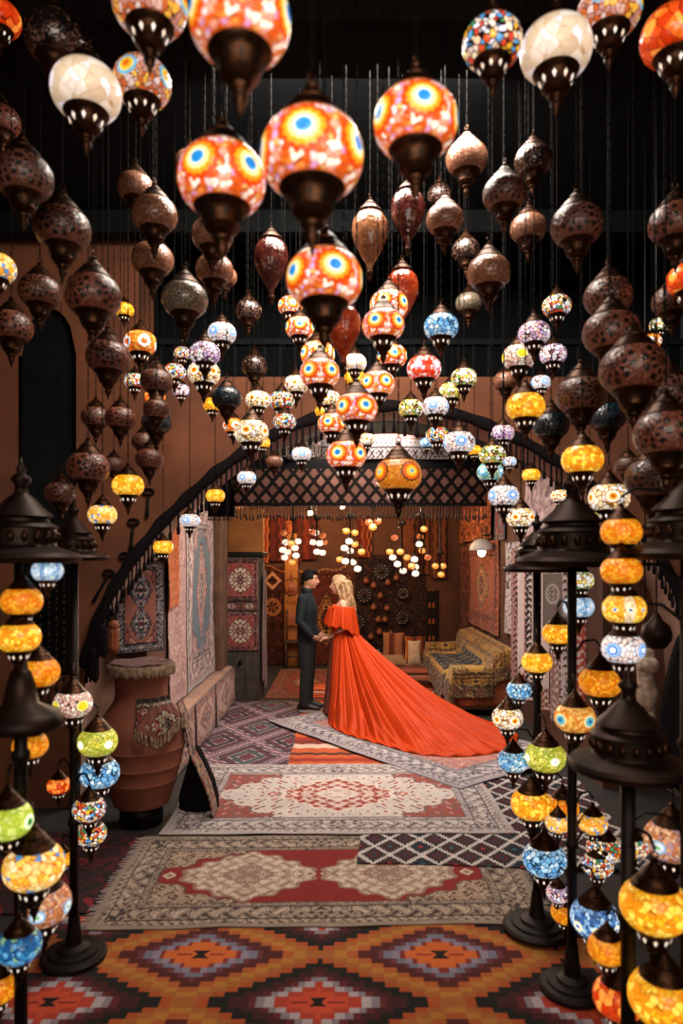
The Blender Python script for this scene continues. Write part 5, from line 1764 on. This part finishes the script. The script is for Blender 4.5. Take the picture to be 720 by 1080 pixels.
# ---- man (faces +x)
man = empty('person', (-.425, 8.49, .018), math.radians(-10))
mb = MB()
HM = (.035, 0, 1.615)
head_mb(mb, HM, 1.0)
mb.loft([(-.02, 0, 1.40), (-.005, 0, 1.48), (.012, 0, 1.56)], [(.062, .062), (.054, .056), (.052, .055)], 16, ref=(1, 0, 0))
mb.loft([(0, 0, .86), (0, 0, .95), (.0, 0, 1.08), (-.01, 0, 1.25), (-.015, 0, 1.36), (-.015, 0, 1.43)], [(.15, .10), (.155, .105), (.135, .095), (.165, .11), (.165, .09), (.09, .06)], 22, ref=(1, 0, 0))
arms_m = {}
for sg in (-1, 1):
    sh, el = Vector((-.015, sg * .185, 1.385)), Vector((-.045, sg * .235, 1.12))
    wr = Vector((.115, -.215, .935)) if sg < 0 else Vector((.125, .06, .94))
    arms_m[sg] = (sh, el, wr)
    mb.loft([sh + Vector((0, -sg * .05, .01)), sh, sh.lerp(el, .5), el, el.lerp(wr, .5), wr], [.048, .052, .046, .038, .036, .026], 14, ref=(1, 0, 0))
    hand_mb(mb, wr, (.8, .1 if sg < 0 else -.2, -.25), (-.1, .75 * -sg, .4), 1.0, .75)
    mb.loft([(0, sg * .085, .92), (.005, sg * .09, .7), (.012, sg * .09, .50), (-.005, sg * .09, .34), (-.015, sg * .09, .07)], [.085, .078, .055, .056, .036], 16, ref=(1, 0, 0))
    mb.loft([(-.04, sg * .09, .05), (.05, sg * .095, .045), (.13, sg * .10, .035)], [(.032, .03), (.038, .03), (.034, .02)], 12)
skinned(mb, 'body', M['skin'], man, .006)
mb = MB()
mb.loft([(.005, 0, .855), (.0, 0, .93), (.0, 0, 1.08), (-.008, 0, 1.25), (-.012, 0, 1.355), (-.012, 0, 1.415), (-.008, 0, 1.45), (.0, 0, 1.485)],
        [(.178, .125), (.176, .124), (.156, .116), (.19, .132), (.188, .112), (.13, .085), (.075, .072), (.066, .068)], 26, ref=(1, 0, 0), caps=True)
for sg in (-1, 1):
    sh, el, wr = arms_m[sg]
    mb.loft([sh + Vector((0, -sg * .06, .012)), sh, sh.lerp(el, .5), el, el.lerp(wr, .5), wr - (wr - el).normalized() * .02], [.066, .070, .062, .054, .049, .040], 16, ref=(1, 0, 0))
for v in range(7):
    mb.loft([(-.06 + .01 * v, -.26, 1.09 + .02 * v), (.0, -.262, 1.10 + .017 * v)], [.006, .006], 6)
sh_ = skinned(mb, 'shirt', M['navy'], man, .009, 3)
mb = MB()
mb.loft([(-.018, 0, 1.462), (-.006, 0, 1.49), (.004, 0, 1.515)], [(.071, .07), (.067, .068), (.063, .064)], 22, ref=(1, 0, 0), caps=False)
o = mb.build('collar', M['navy'], sh_)
o.modifiers.new('thickness', 'SOLIDIFY').thickness = .006
mb = MB()
for z in (1.38, 1.30, 1.21, 1.12, 1.03, .95):
    mb.ball((.118 + .012 * math.sin((z - .95) * 5), 0.01, z), .007, 8, 6)
mb.build('button', M['shoe'], sh_)
mb = MB()
for sg in (-1, 1):
    mb.loft([(0, sg * .075, .93), (.003, sg * .088, .78), (.010, sg * .092, .52), (-.004, sg * .092, .34), (-.012, sg * .092, .13), (-.008, sg * .092, .085)], [(.092, .108), (.086, .100), (.068, .076), (.064, .070), (.060, .068), (.062, .076)], 20, ref=(1, 0, 0))
mb.loft([(0, 0, .84), (0, 0, .90), (0, 0, .96)], [(.15, .115), (.165, .12), (.165, .118)], 22, ref=(1, 0, 0))
skinned(mb, 'trousers', M['trouser'], man, .009, 3)
for sg in (-1, 1):
    mb = MB()
    y0, dx = sg * .092, (.0 if sg < 0 else .02)
    mb.loft([(-.075 + dx, y0, .055), (-.03 + dx, y0, .068), (.04 + dx, y0, .062), (.11 + dx, y0, .05), (.165 + dx, y0, .042)], [(.036, .040), (.042, .05), (.046, .045), (.047, .034), (.038, .024)], 16)
    s_ = mb.build('shoe', M['shoe'], man)
    mb = MB()
    n = 26
    out = [(.055 + dx + .145 * math.cos(2 * PI * k / n), y0 + (.050 - .006 * math.cos(2 * PI * k / n + 2.5)) * math.sin(2 * PI * k / n)) for k in range(n)]
    mb.add([(x, y, 0) for x, y in out] + [(x, y, .022) for x, y in out], [tuple(range(n))[::-1], tuple(range(n, 2 * n))] + [(k, (k + 1) % n, n + (k + 1) % n, n + k) for k in range(n)])
    sharp(mb.build('sole', M['sole'], s_), 40)
# hair and face
mb = MB()
for i in range(260):
    a = rnd.uniform(0, 2 * PI)
    t = rnd.uniform(-.05, 1)
    d = Vector((math.cos(a) * math.sqrt(1 - t * t * .98), math.sin(a) * math.sqrt(1 - t * t * .98), t))
    if d.x > .55 and d.z < .62:
        continue
    if d.z < .15 and d.x > -.1:
        continue
    p = Vector(HM) + Vector((d.x * .093 - .004, d.y * .076, d.z * .116 + .006))
    mb.ball(p, (.024, .022, .02), 8, 6)
mb.loft([Vector(HM) + Vector((.055, .045, .105)), Vector(HM) + Vector((.075, 0, .112)), Vector(HM) + Vector((.055, -.045, .105))], [.022, .026, .022], 10)
mb.loft([Vector(HM) + Vector((-.075, .04, -.03)), Vector(HM) + Vector((-.088, 0, -.035)), Vector(HM) + Vector((-.075, -.04, -.03))], [.022, .024, .022], 10)
skinned(mb, 'hair', M['hair_dark'], man, .007, 3)
for sg in (-1, 1):
    MB().ball((HM[0] + .076, sg * .029, HM[2] + .008), (.010, .013, .007), 10, 8).build('eye', M['eye'], man)
    MB().loft([(HM[0] + .088, sg * .012, HM[2] + .026), (HM[0] + .086, sg * .03, HM[2] + .031), (HM[0] + .068, sg * .048, HM[2] + .024)], [.005, .006, .004], 8).build('eyebrow', M['hair_dark'], man)
MB().loft([(HM[0] + .082, -.02, HM[2] - .058), (HM[0] + .094, 0, HM[2] - .056), (HM[0] + .082, .02, HM[2] - .058)], [.005, .007, .005], 8).build('mouth', M['lip'], man)
tag(man, 'man in a dark navy shirt and black trousers holding hands with the woman in orange', 'person')

# ---- woman (faces -x): built facing +x and turned
WX, WY, WZ = -.005, 8.20, .046
wom = empty('person', (WX, WY, WZ))
mb = MB()
HW = (.03, 0, 1.525)
head_mb(mb, HW, .97, True, .06)
mb.loft([(-.03, 0, 1.33), (-.015, 0, 1.40), (.012, 0, 1.475)], [(.050, .05), (.043, .045), (.042, .046)], 16, ref=(1, 0, 0))
mb.loft([(0, 0, .82), (0, 0, .90), (-.005, 0, 1.03), (0, 0, 1.18), (-.01, 0, 1.27), (-.022, 0, 1.345)], [(.165, .11), (.16, .11), (.115, .085), (.135, .105), (.14, .085), (.085, .05)], 22, ref=(1, 0, 0))
for sg in (-1, 1):
    mb.ball((.075, sg * .06, 1.18), (.055, .06, .06), 14, 10)
    sh, el = Vector((-.02, sg * .155, 1.322)), Vector((-.075, sg * .20, 1.06))
    wr = Vector((.135, .035, .912)) if sg > 0 else Vector((.125, -.17, .915))
    mb.loft([sh + Vector((0, -sg * .06, .015)), sh, sh.lerp(el, .5), el, el.lerp(wr, .5), wr], [.036, .044, .038, .032, .030, .021], 14, ref=(1, 0, 0))
    hand_mb(mb, wr, (.85, -.1 if sg > 0 else .05, -.15), (0, .3 * -sg, -.8), .9, .6)
    mb.loft([(0, sg * .08, .88), (.005, sg * .08, .68), (.01, sg * .075, .46), (-.005, sg * .075, .30), (-.01, sg * .075, .06)], [.085, .075, .05, .05, .03], 16, ref=(1, 0, 0))
    mb.loft([(-.03, sg * .075, .06), (.04, sg * .075, .04), (.11, sg * .075, .02)], [(.026, .028), (.03, .024), (.026, .015)], 12)
turn(mb, True)
skinned(mb, 'body', M['skin_fair'], wom, .0055)
for sg in (-1, 1):
    turn(MB().ball((HW[0] + .070, sg * .027, HW[2] + .012), (.010, .012, .006), 10, 8), True).build('eye', M['eye'], wom)
    turn(MB().loft([(HW[0] + .08, sg * .012, HW[2] + .028), (HW[0] + .078, sg * .028, HW[2] + .033), (HW[0] + .062, sg * .044, HW[2] + .028)], [.003, .004, .003], 8), True).build('eyebrow', M['hair_blonde'], wom)
turn(MB().loft([(HW[0] + .076, -.016, HW[2] - .046), (HW[0] + .087, 0, HW[2] - .044), (HW[0] + .076, .016, HW[2] - .046)], [.005, .007, .005], 8), True).build('mouth', M['lip'], wom)
# long wavy blonde hair
mb = MB()
for i in range(240):
    a = rnd.uniform(0, 2 * PI)
    t = rnd.uniform(-.1, 1)
    d = Vector((math.cos(a) * math.sqrt(max(0, 1 - t * t)), math.sin(a) * math.sqrt(max(0, 1 - t * t)), t))
    if d.x > .5 and d.z < .66:
        continue
    if d.z < .2 and d.x > .1:
        continue
    p = Vector(HW) + Vector((d.x * .094 - .008, d.y * .076, d.z * .112 + .008))
    mb.ball(p, (.026, .024, .022), 8, 6)
for k in range(30):
    a = -2.1 + 4.2 * k / 29
    y0 = .085 * math.sin(a)
    x0 = -.045 - .062 * math.cos(a)
    pts, rad = [], []
    ln = .40 + .05 * math.sin(k * 2.3)
    for j in range(9):
        t = j / 8
        z = HW[2] + .05 - t * ln
        out = .05 * t
        pts.append((x0 - out - .026 * t ** .5 * math.sin(t * 8 + k * .5), y0 * (1 + .35 * t) + .018 * math.cos(t * 9 + k * 1.7), z))
        rad.append(.021 * (1 - .5 * t ** 3))
    mb.loft(pts, rad, 8, ref=(1, 0, 0))
for sg in (-1, 1):
    mb.loft([(HW[0] + .055, sg * .045, HW[2] + .09), (HW[0] + .04, sg * .072, HW[2] + .03), (HW[0] + .0, sg * .082, HW[2] - .06), (HW[0] - .03, sg * .085, HW[2] - .16), (HW[0] - .055, sg * .10, HW[2] - .26)], [.014, .018, .02, .018, .010], 10, ref=(1, 0, 0))
turn(mb, True)
skinned(mb, 'hair', M['hair_blonde'], wom, .0065, 1)
# bodice
mb = MB()
mb.loft([(0, 0, .96), (-.005, 0, 1.03), (.003, 0, 1.14), (.01, 0, 1.2), (-.005, 0, 1.285)], [(.142, .104), (.124, .096), (.145, .118), (.152, .138), (.162, .098)], 28, ref=(1, 0, 0), caps=False)
turn(mb, True)
o = mb.build('bodice', M['dress'], wom)
o.modifiers.new('thickness', 'SOLIDIFY').thickness = .005
# flounce round the bare shoulders
n, m = 220, 26
A, T = np.meshgrid(np.linspace(0, 2 * PI, n), np.linspace(0, 1, m), indexing='ij')
ca, sa = np.cos(A), np.sin(A)
top = 1.262 + .03 * np.abs(sa)
bot = 1.07 - .13 * np.clip(-ca, 0, 1) - .02 * np.abs(sa)
rx = .150 + .045 * T ** .8
ry = .222 + .045 * T ** .8
fold = (np.cos(A * 11 + 1) + .6 * np.cos(A * 19)) * .016 * T ** .7 + .005 * np.cos(A * 37) * (.4 + T)
P = np.stack([-((rx + fold) * ca - .01), -(ry + fold) * sa, top + (bot - top) * T + .012 * np.cos(A * 13) * T], -1)
sheet('shoulder_flounce', P, None, M['dress'], wom, .005)
# separate dull brown sheet at the front of the skirt
A, T = np.meshgrid(np.linspace(-1.5, 1.5, 60), np.linspace(0, 1, 40), indexing='ij')
rr = .105 + .105 * T + .008 * np.cos(A * 12) * T
P = np.stack([-(rr * np.cos(A)), -(rr * np.sin(A)) * 1.05, 1.02 - 1.008 * T], -1)
sheet('brown_front_panel', P, None, M['brown_panel'], wom, .004)
# skirt with the long train
HEM = [(-.16, 7.72), (-.10, 7.47), (.0, 7.24), (.2, 7.0), (.38, 6.8), (.71, 6.44), (1.0, 6.37), (1.24, 6.39), (1.56, 6.54), (1.82, 6.95), (1.90, 7.45), (1.62, 7.78), (1.15, 8.08), (.7, 8.38), (.28, 8.52), (-.0, 8.48), (-.10, 8.32), (-.135, 8.1), (-.155, 7.9)]
hp = np.array(HEM + [HEM[0]])
for _ in range(3):
    q0 = hp[:-1] * .75 + hp[1:] * .25
    q1 = hp[:-1] * .25 + hp[1:] * .75
    hp = np.stack([q0, q1], 1).reshape(-1, 2)
    hp = np.vstack([hp, hp[:1]])
# parameter: mix of arc length and angle round the waist
sl = np.concatenate([[0], np.cumsum(np.hypot(*np.diff(hp, axis=0).T))])
sl /= sl[-1]
n, m = 560, 90
S = np.linspace(0, 1, n)
HX, HY = np.interp(S, sl, hp[:, 0]), np.interp(S, sl, hp[:, 1])
ang = np.unwrap(np.arctan2(HY - WY, HX - WX))
ang0 = ang[0]
tot = ang[-1] - ang[0]
# waist angle: even it out so every pleat leaves the waist
wa = ang0 + (ang - ang0) * .55 + tot * S * .45
Wx, Wy = WX + .118 * np.cos(wa), WY + .128 * np.sin(wa)
dist_ = np.hypot(HX - Wx, HY - Wy)
T = np.linspace(0, 1, m)[None, :]
pw = np.clip(1.0 + .55 * dist_, 1.05, 1.85)[:, None]
zw = 1.03
K = S * 2 * PI


def sharpc(x):
    return np.abs(np.cos(x)) ** .7 * 2 - 1


pl = .75 * sharpc(K * 8 + .8 * np.sin(K * 3)) + .4 * sharpc(K * 15 + 1.0 + np.sin(K * 5)) + .12 * np.cos(K * 34 + 2)
pl = pl[:, None]
amp = (.010 + .068 * np.sin(PI * T ** .75)) * np.clip(dist_[:, None] / .9, .45, 1.1)
fade = np.clip((1 - T) / .12, 0, 1)
wav = .018 * np.sin(K[:, None] * 40 + T * 14 + 2 * np.sin(K[:, None] * 7)) * np.clip((T - .45) / .4, 0, 1) * np.clip((1 - T) / .05, .25, 1)
hx_, hy_ = (HX - Wx)[:, None], (HY - Wy)[:, None]
X = Wx[:, None] + hx_ * T
Yv = Wy[:, None] + hy_ * T
steep = np.clip(1 - T * dist_[:, None] / .8, 0, 1)
nx, ny = hx_ / dist_[:, None], hy_ / dist_[:, None]
X = X + nx * pl * amp * steep * .7
Yv = Yv + ny * pl * amp * steep * .7
Z = zw * (1 - T) ** pw + pl * amp * (1 - steep) * .8 * fade + wav
Z = np.maximum(Z, .002 + .012 * (1 + np.sin(K[:, None] * 31 + T * 9)) * np.clip((T - .6) / .3, 0, 1) * (T < .995) + 0 * X) 
P = np.stack([X - WX, Yv - WY, Z], -1)
sheet('skirt_train', P[::-1], None, M['dress'], wom, .004)
tag(wom, 'blonde woman in an off-shoulder orange dress with a long train spread on the carpet', 'person')
# ------------------------------------------------------------------ light, world, camera
def area(name, loc, target, size, power, col, size_y=None):
    l = bpy.data.lights.new(name, 'AREA')
    l.shape = 'RECTANGLE'
    l.size = size
    l.size_y = size_y or size
    l.energy = power
    l.color = col
    o = bpy.data.objects.new(name, l)
    COL.objects.link(o)
    o.location = loc
    o.rotation_euler = (Vector(target) - Vector(loc)).to_track_quat('-Z', 'Y').to_euler()
    return o


area('arch_fill', (0.25, 7.1, ZR - .03), (0.0, 7.2, 0), 2.6, 180, (1.0, .93, .86), 1.6)  # added fill light under the closed room ceiling, no opening above it
area('courtyard_fill', (0.1, 3.3, ZC - .2), (0.1, 5.6, .4), 1.4, 150, (1.0, .88, .76), .9)  # added fill under the roof, brightens arch wall, lace and rugs
area('entrance_fill', (0.2, -0.4, 2.6), (0.0, 6.5, 1.0), 1.6, 42, (1.0, .84, .70), 1.2)  # unseen fill light added behind the camera


def point(name, loc, power, col, r=.08):
    l = bpy.data.lights.new(name, 'POINT')
    l.energy = power
    l.color = col
    l.shadow_soft_size = r
    o = bpy.data.objects.new(name, l)
    COL.objects.link(o)
    o.location = loc
    return o


point('room_bulb', (-.75, 10.7, 2.75), 130, (1.0, .62, .30))
point('room_bulb', (.75, 10.2, 2.8), 80, (1.0, .66, .36))
for px_b, py_b in ((361, 534), (327, 541)):
    q = at(px_b, py_b, 7.0)
    point('room_bulb', (q[0], q[1], q[2] - .07), 34, (1.0, .80, .62), .05)
w = bpy.data.worlds.new('night_air')
SC.world = w
w.use_nodes = True
bg = w.node_tree.nodes['Background']
bg.inputs[0].default_value = (.10, .135, .16, 1)
bg.inputs[1].default_value = .12

cam = bpy.data.cameras.new('camera')
co = bpy.data.objects.new('camera', cam)
COL.objects.link(co)
co.location = (0, 0, CAM_Z)
co.rotation_euler = (PI / 2, 0, 0)
cam.sensor_fit = 'VERTICAL'
cam.sensor_height = 36.0
cam.sensor_width = 24.0
cam.lens = 24.0
cam.shift_y = 50.0 / 1080.0
cam.clip_start = .05
cam.dof.use_dof = True
cam.dof.focus_distance = 7.5
cam.dof.aperture_fstop = 2.2
SC.camera = co
vs = SC.view_settings
vs.view_transform = 'Standard'
vs.look = 'None'
vs.gamma = 1.0
vs.exposure = 0.0
vs.use_curve_mapping = False
